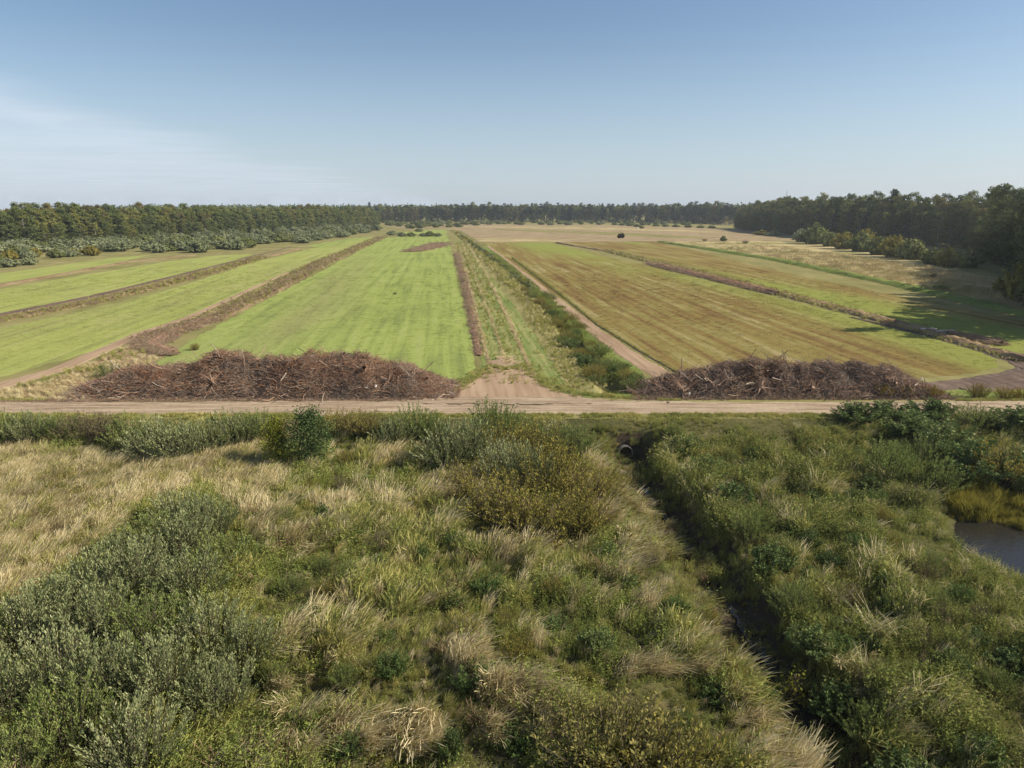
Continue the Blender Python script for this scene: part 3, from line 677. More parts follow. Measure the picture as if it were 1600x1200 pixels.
Q = np.concatenate([along(PL((-150, 631, 2), (300, 628, 1.2), (640, 628, 1.5)), 900, 78), along(PL((1000, 625, 2), (1460, 624, 1.5)), 600, 79)])
scatter('pile_foot_sticks', 'brush', Q, fscale(Q, .7), label='loose sticks along the foot of the piles', z=np.full(len(Q), .05))
ex = RNG.uniform(-60, 60, 5200); side_ = RNG.random(5200) < .55
ey = np.where(side_, 57.75 - np.abs(RNG.normal(0, .45, 5200)), 62.0 + np.abs(RNG.normal(0, .35, 5200)))
ek = fbm(ex, ey, 2.5, 33) > .42; ek &= ~((~side_) & (((ex > -13) & (ex < 9)) | ((ex > -42) & (ex < -5)) | ((ex > 17) & (ex < 38))))
Q = np.stack([ex, ey], 1)[ek]
Q = np.concatenate([Q, along(PL((675, 621, 3.5), (718, 604, 3), (748, 586, 2.6), (768, 572, 2.4)), 170, 91), along(PL((816, 571, 2.4), (836, 587, 2.6), (856, 603, 2.8), (900, 616, 2.6), (990, 624, 2.2)), 240, 92), along(PL((772, 574, 1.5), (792, 578, 1.6), (812, 574, 1.5)), 80, 93)])
scatter('road_edge_grass', 'short', Q, fscale(Q, .9), label='ragged tufts of grass along both edges of the dirt road', z=np.full(len(Q), .08))
Q = np.concatenate([along(B4, 1800, 9), along(BE, 3600, 10), field_pts([(880, 612), (990, 615), (1040, 620), (1500, 612), (1700, 614), (1700, 625), (900, 626)], 9, 80)])
scatter('verge_grass', 'herb', Q, fscale(Q, .38), label='fresh green growth beside the dirt track and along banks', z=np.full(len(Q), .0))
Q = field_pts([(-120, 628), (0, 612), (100, 585), (200, 540), (240, 525), (255, 552), (200, 600), (140, 627)], 9, 90)
k = fbm(Q[:, 0], Q[:, 1], 3, 5) > .5
scatter('corner_grass', 'mix', Q[k], fscale(Q[k], .6), label='olive grass corner beside the left brush pile', z=np.zeros(k.sum()))
scatter('corner_straw', 'dry', Q[~k], fscale(Q[~k], .5), label='dry grass corner beside the left brush pile', z=np.zeros((~k).sum()))

# ------------------------------------------------------------------ shrub and tree makers
M['bark'] = plain_mat('bark', (.05, .038, .026), (.12, .095, .07))
M['pale_bark'] = plain_mat('pale_bark', (.22, .21, .19), (.5, .48, .44))
M['willow'] = leaf_mat('silver_willow_leaf', [(0.129, 0.157, 0.057), (0.226, 0.257, 0.102), (0.362, 0.380, 0.172), (0.573, 0.558, 0.306)], .2, wi=.5, wn=.2, wr=.2, gloss=.015)
M['willow_green'] = leaf_mat('green_willow_leaf', [(0.094, 0.133, 0.040), (0.173, 0.223, 0.060), (0.251, 0.297, 0.086), (0.361, 0.386, 0.125)], .25, wi=.45, wn=.25)
M['olive'] = leaf_mat('olive_leaf', [(0.153, 0.145, 0.035), (0.251, 0.224, 0.049), (0.348, 0.290, 0.071), (0.473, 0.370, 0.106)], .3, wi=.45, wn=.3, wr=.15)
M['ochre'] = leaf_mat('ochre_leaf', [(0.121, 0.118, 0.036), (0.207, 0.192, 0.060), (0.293, 0.256, 0.084), (0.379, 0.305, 0.108)], .3, wi=.45)
M['darkleaf'] = leaf_mat('dark_leaf', [(0.050, 0.079, 0.025), (0.093, 0.135, 0.040), (0.143, 0.191, 0.060), (0.219, 0.255, 0.092)], .2, wi=.45, gloss=.01)
M['yellowleaf'] = leaf_mat('yellow_leaf', [(.12, .15, .025), (.23, .24, .035), (.34, .32, .05)], .35, wi=.5)
M['brownleaf'] = leaf_mat('brown_leaf', [(0.120, 0.102, 0.054), (0.192, 0.156, 0.078), (0.276, 0.228, 0.108)], .2, wi=.45)
M['birchleaf'] = leaf_mat('birch_leaf', [(0.094, 0.108, 0.031), (0.153, 0.164, 0.045), (0.227, 0.228, 0.062), (0.293, 0.272, 0.084)], .25, nsc=.05, wn=.3, wr=.35, wi=.3)
M['alderleaf'] = leaf_mat('alder_leaf', [(0.071, 0.092, 0.034), (0.113, 0.141, 0.048), (0.165, 0.194, 0.067), (0.219, 0.238, 0.086)], .2, nsc=.05, wn=.25, wr=.35)
M['aspenleaf'] = leaf_mat('aspen_leaf', [(.10, .10, .036), (.155, .14, .048), (.20, .17, .06), (.25, .20, .075)], .25, nsc=.05, wn=.25, wr=.4)
M['mapleleaf'] = leaf_mat('maple_leaf', [(0.070, 0.092, 0.029), (0.118, 0.145, 0.041), (0.167, 0.198, 0.059), (0.237, 0.251, 0.071)], .2, nsc=.05, wn=.25, wr=.35)
M['needle'] = leaf_mat('needle', [(.028, .042, .022), (.045, .062, .03), (.065, .085, .04)], .1, nsc=.05)
M['bushleaf'] = leaf_mat('bush_leaf', [(0.087, 0.107, 0.034), (0.137, 0.161, 0.049), (0.196, 0.215, 0.074), (0.265, 0.274, 0.107)], .2, nsc=.05, wr=.45)
M['beltleaf'] = leaf_mat('belt_willow_leaf', [(0.118, 0.137, 0.062), (0.183, 0.207, 0.096), (0.257, 0.279, 0.144), (0.332, 0.350, 0.193)], .2, nsc=.05, wr=.45)

def key_far(n): return n.startswith('belt')
def shrub_meshes(name, seed, leafmat, h=2.5, r=1.4, stems=60, per=38, L=.11, W=.34, splay=.55, start=.25, follow=.75, barkmat='bark', bow=.0):
    rng = np.random.default_rng(seed); parts = []; P = []; D = []; LL = []
    for i in range(stems):
        a = rng.uniform(0, 6.283); rr_ = r * math.sqrt(rng.random()); tilt = splay * rr_ / r + rng.normal(0, .07)
        b = np.array([math.cos(a), math.sin(a), 0]) * rr_ * .45
        top = np.array([math.cos(a), math.sin(a), 0]) * (rr_ + .0) ; hh = h * (1.0 - .42 * (rr_ / r) ** 2) * rng.uniform(.72, 1.1)
        mid = (b * .6 + top * .4); mid[2] = hh * .5
        tp = top.copy(); tp[2] = hh; tp[:2] += rng.normal(0, .12, 2)
        if bow: tp[2] -= bow * rr_
        pts = np.array([b, mid, tp]); parts.append(tube_np(pts, [.022, .014, .004], 3))
        n = per; t = start + (1 - start) * rng.random(n) ** .8
        t = np.minimum(t, 1); q = np.where(t[:, None] < .5, b + (mid - b) * (t[:, None] / .5), mid + (tp - mid) * ((t[:, None] - .5) / .5))
        ax = unit(tp - mid); g = rng.normal(size=(n, 3)); g[:, 2] = g[:, 2] * .5 + .2; g = unit(g)
        d = unit(ax * follow + g * (1.2 - follow)); q = q + g * rng.random((n, 1)) * .10 * (1.3 - t[:, None])
        P.append(q); D.append(d); LL.append(L * rng.uniform(.6, 1.25, n))
    P = np.concatenate(P); D = np.concatenate(D); LL = np.concatenate(LL)
    NN = unit(P - np.array([0, 0, h * .25])) if key_far(name) else None
    fv, fq = leaves_np(P, D, LL, LL * W, rng, N=NN, nj=.5)
    sv, sq = joinVQ(parts)
    return mesh_np('stems', sv, sq, M[barkmat]), mesh_np('foliage', fv, fq, M[leafmat])
SH = {}
def variants(key, n, **kw): SH[key] = [shrub_meshes(key, 31 * i + len(key) * 7, **kw) for i in range(n)]
variants('willow', 3, leafmat='willow', h=2.5, r=1.5, stems=105, per=50, L=.13, W=.27, splay=.3, follow=.85)
variants('gwillow', 3, leafmat='willow_green', h=2.5, r=1.5, stems=95, per=52, L=.12, W=.28, splay=.35, follow=.8)
variants('olive', 3, leafmat='olive', h=2.5, r=1.6, stems=95, per=40, L=.12, W=.34, follow=.7)
variants('ochre', 2, leafmat='ochre', h=2.2, r=1.5, stems=85, per=38, L=.11, W=.4, follow=.65)
variants('dark', 3, leafmat='darkleaf', h=2.4, r=1.5, stems=60, per=60, L=.17, W=.55, follow=.3)
variants('brownish', 2, leafmat='brownleaf', h=2.2, r=1.5, stems=90, per=28, L=.09, W=.35, follow=.7)
variants('belt', 4, leafmat='beltleaf', h=3.0, r=2.4, stems=80, per=48, L=.34, W=.6, follow=.35, bow=.3, start=.12)
variants('beltdark', 3, leafmat='bushleaf', h=3.0, r=2.4, stems=80, per=46, L=.34, W=.65, follow=.35, bow=.3, start=.08)
variants('beltolive', 2, leafmat='olive', h=3.0, r=2.4, stems=80, per=46, L=.32, W=.6, follow=.4, bow=.3, start=.1)
def crown_shrub(seed, leafmat, h=4.0, r=1.7, nl=5200, L=.16, W=.8, low=.12, barkmat='bark'):
    """a young broad-leaved tree, leafy to the ground"""
    rng = np.random.default_rng(seed); parts = [tube_np([(0, 0, 0), (.05, 0, h * .5), (0, .05, h * .95)], [.07, .045, .01], 5)]
    P = []
    nb = 46
    for i in range(nb):
        z = h * (low + (.98 - low) * (i + .5) / nb); a = i * 2.4; t = z / h
        rad = r * (math.sin(math.pi * min(1, max(0, (t * .86 + .12))) ** .8) ** .6) * rng.uniform(.5, 1.3)
        e = np.array([math.cos(a) * rad, math.sin(a) * rad, z + rad * .35]); parts.append(tube_np([(0, 0, z * .85), e * np.array([.5, .5, 1]), e], [.02, .012, .004], 3))
        k = nl // nb; u = rng.random(k) ** .6; base = np.array([0, 0, z * .9])
        P.append(base + (e - base) * u[:, None] + rng.normal(0, .20, (k, 3)))
    P = np.concatenate(P); P[:, 2] = np.clip(P[:, 2], .05, None)
    D = unit(rng.normal(size=P.shape) + np.array([0, 0, -.2])); fv, fq = leaves_np(P, D, L * rng.uniform(.6, 1.2, len(P)), L * W * rng.uniform(.6, 1.1, len(P)), rng)
    sv, sq = joinVQ(parts); return mesh_np('trunk', sv, sq, M[barkmat]), mesh_np('crown', fv, fq, M[leafmat])

def place_plant(name, meshes, x, y, z, sx, sz, rz, label, cat, group=None, names=('stems', 'foliage')):
    e = bpy.data.objects.new(name, None); link(e); e.empty_display_size = .3
    e.location = (x, y, z); e.rotation_euler = (0, 0, rz); e.scale = (sx, sx, sz)
    for nm, me in zip(names, meshes): obj(nm, me, e)
    tag(e, label, cat, group); return e
def shrub(kind, px, py, h, r, label, group=None, name=None, world=False, zg=-.9, rz=None):
    x, y = (px, py) if world else G(px, py, zg)
    v = SH[kind]; ms = v[random.randrange(len(v))]
    base_h = {'belt': 3.0, 'beltdark': 3.0, 'beltolive': 3.0, 'dark': 2.4, 'ochre': 2.2, 'brownish': 2.2}.get(kind, 2.5)
    base_r = {'belt': 2.4, 'beltdark': 2.4, 'beltolive': 2.4, 'olive': 1.6}.get(kind, 1.5)
    z = float(height(x, y)) - .05
    nm = name or {'willow': 'willow_shrub', 'gwillow': 'willow_shrub', 'olive': 'willow_shrub', 'ochre': 'willow_shrub', 'dark': 'leafy_shrub', 'brownish': 'twiggy_shrub',
                  'belt': 'willow_bush', 'beltdark': 'willow_bush', 'beltolive': 'willow_bush'}[kind]
    return place_plant(nm, ms, x, y, z, r / base_r, h / base_h, random.uniform(0, 6.28) if rz is None else rz, label, 'shrub', group)

# row of shrubs under the near edge of the road, left to right
ROW = [('gwillow', -60, 690, 2.6, 2.2, 'green willow shrub at the far left end of the roadside row'),
 ('gwillow', 5, 690, 2.5, 1.9, 'green willow shrub at the left photo edge below the road'),
 ('willow', 50, 688, 2.4, 1.7, 'silvery willow shrub with a tall sprig reaching into the road'),
 ('gwillow', 92, 686, 2.0, 1.6, 'low green willow shrub left of the brownish twiggy shrubs'),
 ('brownish', 130, 686, 2.2, 1.7, 'brownish twiggy shrub below the road, left one of three'),
 ('brownish', 160, 684, 2.0, 1.5, 'brownish twiggy shrub below the road, middle one of three'),
 ('brownish', 186, 686, 2.1, 1.4, 'brownish twiggy shrub touching the silvery willows'),
 ('gwillow', 205, 694, 2.8, 1.6, 'green willow shrub where the brown shrubs end'),
 ('willow', 245, 706, 3.0, 1.9, 'large silvery willow shrub bulging towards the dry meadow'),
 ('willow', 285, 712, 3.0, 1.9, 'silvery willow shrub nearest the dry meadow below the road'),
 ('willow', 322, 704, 2.9, 1.7, 'silvery willow shrub left of a dark gap in the row'),
 ('gwillow', 352, 694, 2.7, 1.6, 'dull green willow shrub behind the silvery ones'),
 ('willow', 378, 694, 2.7, 1.5, 'blue grey willow shrub left of the yellow green sapling'),
 ('gwillow', 405, 690, 2.6, 1.5, 'dark willow shrub shading the yellow green sapling'),
 ('olive', 525, 682, 1.9, 1.4, 'low olive shrub right of the round dark poplar'),
 ('ochre', 556, 684, 2.0, 1.4, 'ochre shrub below the road, middle of the low olive run'),
 ('olive', 583, 684, 2.0, 1.4, 'olive shrub left of the dark gap'),
 ('willow', 618, 696, 2.5, 1.5, 'grey willow shrub right of the dark gap'),
 ('gwillow', 648, 686, 2.8, 1.6, 'round green willow shrub against the road'),
 ('gwillow', 676, 690, 2.3, 1.3, 'small green willow shrub in front of the road fan'),
 ('willow', 705, 728, 3.6, 1.9, 'tall silver willow with upright grey shoots'),
 ('willow', 738, 722, 3.6, 1.8, 'second tall silver willow touching the dark bush'),
 ('gwillow', 772, 690, 3.4, 1.9, 'dark green willow bush cutting into the road edge'),
 ('gwillow', 812, 694, 2.6, 1.6, 'green willow shrub behind the big olive thicket')]
for k, px, py, h, r, lb in ROW: shrub(k, px, py + 5, h * 1.06, r * 1.32, lb, 'shrubs in a row along the near road edge')
BIG = [('olive', 745, 775, 2.2, 1.9, 'olive willow shrub at the shadowed left side of the big thicket'),
 ('olive', 790, 812, 2.5, 2.1, 'olive willow shrub at the lower left of the big thicket'),
 ('olive', 845, 838, 2.6, 2.2, 'olive willow shrub at the front foot of the big thicket'),
 ('olive', 900, 825, 2.2, 1.9, 'low olive shrub at the lower right of the big thicket'),
 ('olive', 925, 785, 2.1, 1.8, 'olive shrub on the right shoulder of the big thicket'),
 ('willow', 790, 755, 2.9, 1.5, 'silver patch of willow inside the olive thicket'),
 ('willow', 830, 765, 2.6, 1.3, 'small silver willow in the middle of the olive thicket'),
 ('olive', 860, 770, 2.9, 2.0, 'high olive shrub in the middle of the big thicket'),
 ('olive', 780, 722, 2.8, 1.9, 'olive shrub behind the silver willow patch'),
 ('olive', 835, 725, 2.9, 2.0, 'olive shrub at the back of the big thicket'),
 ('gwillow', 885, 716, 2.4, 1.7, 'green willow shrub right at the back of the thicket'),
 ('willow', 865, 700, 1.8, 1.2, 'grey willow tuft between thicket and road'),
 ('ochre', 985, 1225, 2.3, 2.1, 'golden ochre shrub at the bottom edge of the photo'),
 ('ochre', 930, 1200, 2.0, 1.6, 'golden shrub left of the one at the bottom edge'),
 ('olive', 1050, 1240, 2.0, 1.8, 'olive shrub right of the golden bottom shrubs')]
for k, px, py, h, r, lb in BIG: shrub(k, px, py, h * 1.2, r * 1.5, lb, 'shrubs standing in the rough foreground')
RB = [(1050, 705, 1.8, 1.5, 'dark shrub just right of the culvert mouth'), (1030, 690, 1.3, 1.0, 'low dark shrub above the culvert shadow'),
 (1085, 745, 1.9, 1.6, 'dark shrub second down the right ditch bank'), (1120, 790, 1.9, 1.6, 'dark shrub on the ditch bank beside a sandy slip'),
 (1150, 840, 2.0, 1.6, 'dark shrub overhanging the ditch at mid length'), (1180, 890, 1.6, 1.3, 'low dark shrub at the ditch bend'),
 (1215, 950, 1.7, 1.3, 'silvery dark shrub in the bend of the ditch'), (1250, 1010, 1.6, 1.4, 'dark shrub right of the bright green plants'),
 (1290, 1075, 1.6, 1.4, 'dark shrub over the widest ditch shadow'), (1345, 1130, 1.7, 1.4, 'dark shrub near the bottom of the right bank'),
 (1400, 1200, 1.6, 1.4, 'dark shrub at the bottom end of the right bank')]
for i, (px, py, h, r, lb) in enumerate(RB): shrub('gwillow' if i in (1, 4, 6, 9) else 'dark', px + 22, py, h * .95, r * .95, lb, 'dark shrubs along the right bank of the ditch')
def weed_bushes(poly, n, kinds, hr, rr_, mind, tail, seed, group, name='weed_bush'):
    rng = random.Random(seed); pts = [G(a, b, -.7) for a, b in poly]; xs_ = [p[0] for p in pts]; ys_ = [p[1] for p in pts]; got = []; items = []; t = 0
    while len(got) < n and t < 8000:
        t += 1; x = rng.uniform(min(xs_), max(xs_)); y = rng.uniform(min(ys_), max(ys_))
        if not bool(inpoly([x], [y], pts)[0]) or any((x - a) ** 2 + (y - b) ** 2 < mind ** 2 for a, b in got): continue
        if float(seg_dist(np.array([x]), np.array([y]), DITCH)[0]) < 2.6: continue
        if math.hypot((x - PC[0]) / PC[2], (y - PC[1]) / PC[3]) < 1.3: continue
        got.append((x, y)); kd = rng.choice(kinds); h = rng.uniform(*hr); rad = rng.uniform(*rr_)
        o = shrub(kd, x, y, h, rad, '', group, name=name, world=True)
        items.append((W2P(x, y, 0)[0], o, '%s %s weedy bush' % ('taller' if h > sum(hr) / 2 else 'low', {'dark': 'dark green', 'gwillow': 'green', 'fresh': 'bright green', 'olive': 'olive', 'willow': 'grey green', 'brownish': 'brownish'}[kd])))
    number_labels(items, tail)
M['freshleaf'] = leaf_mat('fresh_leaf', [(.08, .12, .035), (.13, .185, .055), (.18, .24, .08)], .3)
variants('fresh', 2, leafmat='freshleaf', h=2.5, r=1.5, stems=60, per=50, L=.22, W=.35, follow=.5)
weed_bushes([(1090, 715), (1330, 700), (1430, 850), (1560, 980), (1700, 1200), (1400, 1200), (1280, 960), (1170, 790)], 95, ['dark', 'gwillow', 'gwillow', 'dark', 'olive', 'fresh', 'brownish'], (.7, 1.25), (.5, 1.0), 1.45, 'from the left on the weedy right bank', 77, 'weedy bushes on the right bank')
weed_bushes([(450, 720), (680, 700), (720, 850), (960, 850), (1080, 900), (1230, 1210), (420, 1210), (430, 900)], 75, ['gwillow', 'fresh', 'olive', 'dark', 'gwillow', 'brownish'], (.7, 1.3), (.5, 1.0), 1.7, 'from the left in the rough middle ground', 78, 'weedy bushes in the middle ground')
RC = [('dark', 1335, 676, 1.9, 1.5, 'low dark shrub at the left end of the right clump'), ('gwillow', 1385, 748, 3.0, 1.8, 'green alder like shrub in front of the right clump'),
 ('dark', 1420, 690, 2.6, 1.9, 'dark shrub behind the front alder like shrub'), ('gwillow', 1440, 735, 2.6, 1.7, 'green shrub second from the left at the front of the clump'),
 ('dark', 1475, 712, 2.9, 1.9, 'dark round shrub in the middle of the right clump'), ('gwillow', 1465, 762, 2.3, 1.6, 'green shrub above the olive sedge'),
 ('dark', 1515, 752, 2.9, 2.0, 'dark shrub with a shaded foot above the sedge'), ('olive', 1555, 752, 3.1, 2.1, 'tall olive green shrub near the right photo edge'),
 ('dark', 1600, 756, 2.8, 2.0, 'dark shrub cut by the right photo edge'), ('dark', 1380, 672, 1.8, 1.6, 'low dark shrub touching the road edge at right'),
 ('dark', 1450, 672, 2.0, 1.7, 'dark shrub against the road behind the right clump'), ('gwillow', 1520, 680, 2.2, 1.8, 'green shrub against the road near the right edge'),
 ('dark', 1580, 684, 2.4, 1.9, 'dark shrub against the road at the right edge'), ('dark', 1650, 700, 3.0, 2.2, 'dark shrub just outside the right clump'),
 ('gwillow', 1660, 762, 3.0, 2.2, 'green shrub beyond the right edge by the pond'), ('brownish', 1430, 785, 1.5, 1.2, 'brownish low shrub between sedge and weeds')]
for k, px, py, h, r, lb in RC: shrub(k, px, py, h * (.85 if py < 692 else 1.05), r * 1.28, lb, 'shrubs of the clump above the pond')
# the silver willow thicket at lower left
THK = [(285, 808, 2.0, 1.6, 'top'), (325, 822, 2.0, 1.5, 'upper right'), (235, 838, 1.9, 1.5, 'upper left'), (190, 862, 1.6, 1.2, 'left shoulder'),
 (280, 860, 2.1, 1.7, 'upper middle'), (350, 880, 1.9, 1.5, 'right shoulder'), (150, 925, 2.2, 1.6, 'left flank'), (215, 915, 2.3, 1.7, 'heart'),
 (300, 930, 2.2, 1.6, 'right flank'), (95, 965, 2.1, 1.5, 'lower left flank'), (40, 1000, 2.1, 1.6, 'left photo edge'), (-40, 1010, 2.1, 1.7, 'beyond the left edge'),
 (160, 1000, 2.3, 1.6, 'lower middle'), (240, 1010, 2.2, 1.5, 'right of the lower middle'), (330, 1010, 2.0, 1.5, 'lower right flank'), (385, 1030, 1.8, 1.3, 'right fringe'),
 (90, 1070, 2.2, 1.5, 'lower left'), (180, 1090, 2.3, 1.5, 'bottom middle'), (260, 1090, 2.2, 1.4, 'bottom right of middle'), (345, 1100, 1.9, 1.3, 'bottom right fringe'),
 (10, 1110, 2.0, 1.5, 'bottom left edge'), (110, 1165, 2.1, 1.4, 'foot, left'), (220, 1190, 2.0, 1.4, 'foot, right'), (20, 1220, 1.9, 1.4, 'bottom left corner'), (-60, 1120, 2.1, 1.6, 'outside the bottom left')]
for i, (px, py, h, r, wd) in enumerate(THK):
    green = i in (2, 5, 11, 13, 21, 23)
    shrub('gwillow' if green else 'willow', px, py + 12, h * 1.3, r * 1.25, ('%s willow shrub of the lower left thicket, at its %s' % ('green' if green else 'silver grey', wd)), 'willow shrubs massed at the lower left')

# two young poplars standing in the roadside row
sa = crown_shrub(3, 'darkleaf', 4.2, 1.75); sb = crown_shrub(5, 'yellowleaf', 3.6, 1.0, nl=2600)
M['poplarleaf'] = leaf_mat('poplar_leaf', [(.03, .055, .02), (.055, .09, .03), (.09, .13, .045), (.14, .18, .07)], .25, wi=.5)
sa[1].materials[0] = M['poplarleaf']
x, y = G(487, 728, -.9); place_plant('poplar_tree', sa, x, y, float(height(x, y)) - .05, 1.0, 1.0, 0.4, 'round dark green young poplar below the road beside a yellow green one', 'tree', names=('trunk', 'crown'))
x, y = G(436, 728, -.9); place_plant('poplar_tree', sb, x, y, float(height(x, y)) - .05, 1.0, 1.0, 1.4, 'slim yellow green young poplar left of the dark round one', 'tree', names=('trunk', 'crown'))

# bright leafy plants left of the ditch, goldenrod, small lit saplings
bright = [(1165, 1030, 1.1, 1.0, 'bright green leafy plant at the ditch edge, upper one'), (1185, 1090, 1.2, 1.0, 'bright green leafy plant below the first at the ditch edge')]
for px, py, h, r, lb in bright: shrub('fresh', px, py, h, r, lb, 'bright leafy plants at the ditch', name='leafy_plant')
variants('gold', 2, leafmat='gold', h=2.5, r=1.5, stems=80, per=34, L=.12, W=.4, follow=.8)
for i, (px, py, h, r, lb) in enumerate([(1378, 622, 1.4, 1.1, 'yellow flowering goldenrod clump at the foot of the right brush pile'), (1412, 622, 1.3, 1.0, 'yellow goldenrod clump second along the right pile foot'),
  (1455, 622, 1.3, 1.1, 'yellow goldenrod clump at the right tip of the brush pile'), (1528, 622, 1.5, 1.2, 'goldenrod clump alone between pile and photo edge'), (1572, 624, 1.2, 1.3, 'goldenrod clump near the right edge by the mud'),
  (1600, 624, 1.1, 1.2, 'goldenrod clump cut by the right edge')]):
    shrub('gold', px, py, h, r, lb, 'goldenrod clumps beside the road', name='goldenrod', zg=0)
for px, py, h, r, lb in [(1108, 955, .9, .6, 'orange tipped goldenrod beside the ditch in the foreground'), (1085, 985, .8, .5, 'small goldenrod left of the orange tipped one')]:
    shrub('gold', px, py, h, r, lb, 'goldenrod in the foreground', name='goldenrod')

# shrubs along the central ditch between the fields
cd = [G(a, b) for a, b in ((972, 606), (905, 535), (862, 482), (800, 427), (745, 387), (714, 364))]
cdl = []; ditems = {}
for (ax, ay), (bx, by) in zip(cd[:-1], cd[1:]):
    L = math.hypot(bx - ax, by - ay); n = max(3, int(L / (2.0 if ay < 130 else 4.2)))
    for j in range(n): cdl.append((ax + (bx - ax) * j / n, ay + (by - ay) * j / n))
zones = [(85, 'close behind the road'), (120, 'about level with the dirt track bend'), (200, 'in the middle stretch'), (330, 'in the far stretch'), (900, 'at its far end')]
for i, (x, y) in enumerate(cdl):
    near = y < 150
    for s_ in ((-1.1, 1.0) if near else (0,)):
        kd = random.choice(['dark', 'gwillow', 'gwillow', 'dark', 'olive'] if s_ > 0 or not near else ['olive', 'gwillow', 'ochre', 'dark', 'olive']) if near else random.choice(['beltdark', 'beltdark', 'beltolive', 'belt'])
        zn = [z for lim, z in zones if y < lim][0]
        hh = random.uniform(.8, 2.0) if near else random.uniform(1.5, 2.6)
        colr = {'dark': 'dark green', 'gwillow': 'green', 'olive': 'olive', 'ochre': 'ochre', 'beltdark': 'dark green', 'beltolive': 'olive', 'belt': 'grey green'}[kd]
        side = ' on its left bank' if s_ < 0 else (' on its right bank' if s_ > 0 else '')
        size = 'taller' if hh > 1.5 else 'low'
        if near and random.random() < .12: continue
        o = shrub(kd, x + s_ * 1.1 + random.uniform(-.9, .9), y + random.uniform(-.9, .9), hh, random.uniform(.7, 1.8) if near else random.uniform(1.6, 2.6),
              '', 'shrubs lining the central ditch', name='ditch_shrub', world=True)
        ditems.setdefault(side or ' beyond both banks', []).append((y, o, size + ' ' + colr + ' shrub'))
for sd_, it in ditems.items(): number_labels(it, 'from the road in the central ditch,' + sd_)

# single bushes out on the fields
for kd, px, py, h, r, lb in [('beltdark', 1130, 377, 3.2, 2.2, 'small lone dark bush on the tan grassland'), ('brownish', 1101, 376.5, 1.6, 2.0, 'tiny brown tuft left of the lone dark bush'),
   ('brownish', 1164, 380.5, 2.0, 2.2, 'tiny brown bush right of the lone dark bush'), ('brownish', 1457, 434, 1.9, 1.1, 'small reddish brown bush alone on the pale grassland'),
   ('gwillow', 172, 592, 1.8, 1.6, 'dark bush standing at the back of the left brush pile'), ('olive', 305, 547, 1.0, .8, 'weedy tuft at the edge of the green field'),
   ('gwillow', 1470, 452, 1.2, 2.4, 'low dark weed patch in the forest shadow'), ('gwillow', 617, 460, .5, .5, 'tiny dark weed tuft in the green field')]:
    shrub(kd, px, py, h, r, lb, name='lone_bush', zg=0)
# dark round clump on the stubble with a dead spike
e = bpy.data.objects.new('dark_bush', None); link(e); x, y = G(970, 372.2); e.location = (x, y, 0)
M['blackleaf'] = leaf_mat('dry_dark_leaf', [(.025, .018, .016), (.045, .032, .028), (.09, .07, .06)], .1)
for dx, dy, rr_, hh in ((-.9, 0, 1.25, 2.6), (1.0, .6, 1.2, 3.1)):
    st, fo = shrub_meshes('darkclump', int(rr_ * 100), 'blackleaf', h=hh, r=rr_, stems=60, per=24, L=.4, W=.7, follow=.3, bow=.2, start=.1)
    obj('stems', st, e, (dx, dy, 0)); obj('foliage', fo, e, (dx, dy, 0))
v, q = tube_np([(0, 0, 0), (-.1, 0, 2.6), (-.25, .1, 4.3)], [.16, .12, .04], 5); obj('dead_spike', mesh_np('dead_spike', v, q, M['bark']), e)
tag(e, 'small dark double clump with a spike, alone on the tan stubble', 'bush')
x, y = G(1003, 357.2); o = shrub('beltolive', x, y, 3.0, 2.5, 'brown bush at the tip of the distant hedge by a pale stone', name='lone_bush', world=True)

# ------------------------------------------------------------------ willow belts
def belt(poly, n, kinds, hr, rr2, wherefn, group, name='willow_bush', mind=3.2, seed=5):
    rng = random.Random(seed); pts = [G(*p) for p in poly]; xs_ = [p[0] for p in pts]; ys_ = [p[1] for p in pts]
    got = []; tries = 0; items = []
    while len(got) < n and tries < n * 60:
        tries += 1
        x = rng.uniform(min(xs_), max(xs_)); y = rng.uniform(min(ys_), max(ys_))
        # equal share of the picture: prefer near ones
        if rng.random() > (min(ys_) / y) ** .5: continue
        if not bool(inpoly([x], [y], pts)[0]): continue
        if any((x - a) ** 2 + (y - b) ** 2 < mind ** 2 for a, b in got): continue
        got.append((x, y)); kd = rng.choice(kinds); h = rng.uniform(*hr); r = rng.uniform(*rr2)
        colr = {'beltdark': 'dark green', 'beltolive': 'olive', 'belt': 'silver green'}[kd]
        size = 'large' if r > (rr2[0] + rr2[1]) / 2 else 'small'
        o = shrub(kd, x, y, h, r, '', group, name={'belt': 'willow_bush', 'beltdark': 'alder_bush', 'beltolive': 'hazel_bush'}[kd], world=True); items.append((W2P(x, y, 0)[0], o, '%s %s bush' % (size, colr)))
    number_labels(items, 'from the left among ' + group)
def wl(x, y):
    p = W2P(x, y, 0)[0]
    return 'in the left belt, ' + ('at the left photo edge' if p < 80 else 'before the tallest dark wood' if p < 200 else 'above the green strips' if p < 320 else 'in the middle of the belt' if p < 430 else 'near the wood corner' if p < 520 else 'at the far tip')
belt([(-160, 430), (0, 421), (90, 408), (165, 400), (165, 394), (60, 400), (-160, 412)], 34, ['beltolive', 'beltdark', 'belt'], (2.6, 4), (2.4, 3.6), lambda x, y: 'in the front row beside the farthest green strip' + (' at the photo edge' if W2P(x, y, 0)[0] < 60 else ''), 'front bushes of the left belt', mind=3)
belt([(-160, 405), (0, 399), (110, 393), (250, 395), (310, 395), (400, 388), (470, 381), (560, 368), (590, 360), (560, 355), (420, 361), (330, 369), (200, 377), (0, 389), (-160, 397)], 230, ['belt', 'belt', 'belt', 'beltdark'], (3.2, 5.2), (4.0, 6.6), wl, 'bushes of the left willow belt', mind=4.6, seed=8)
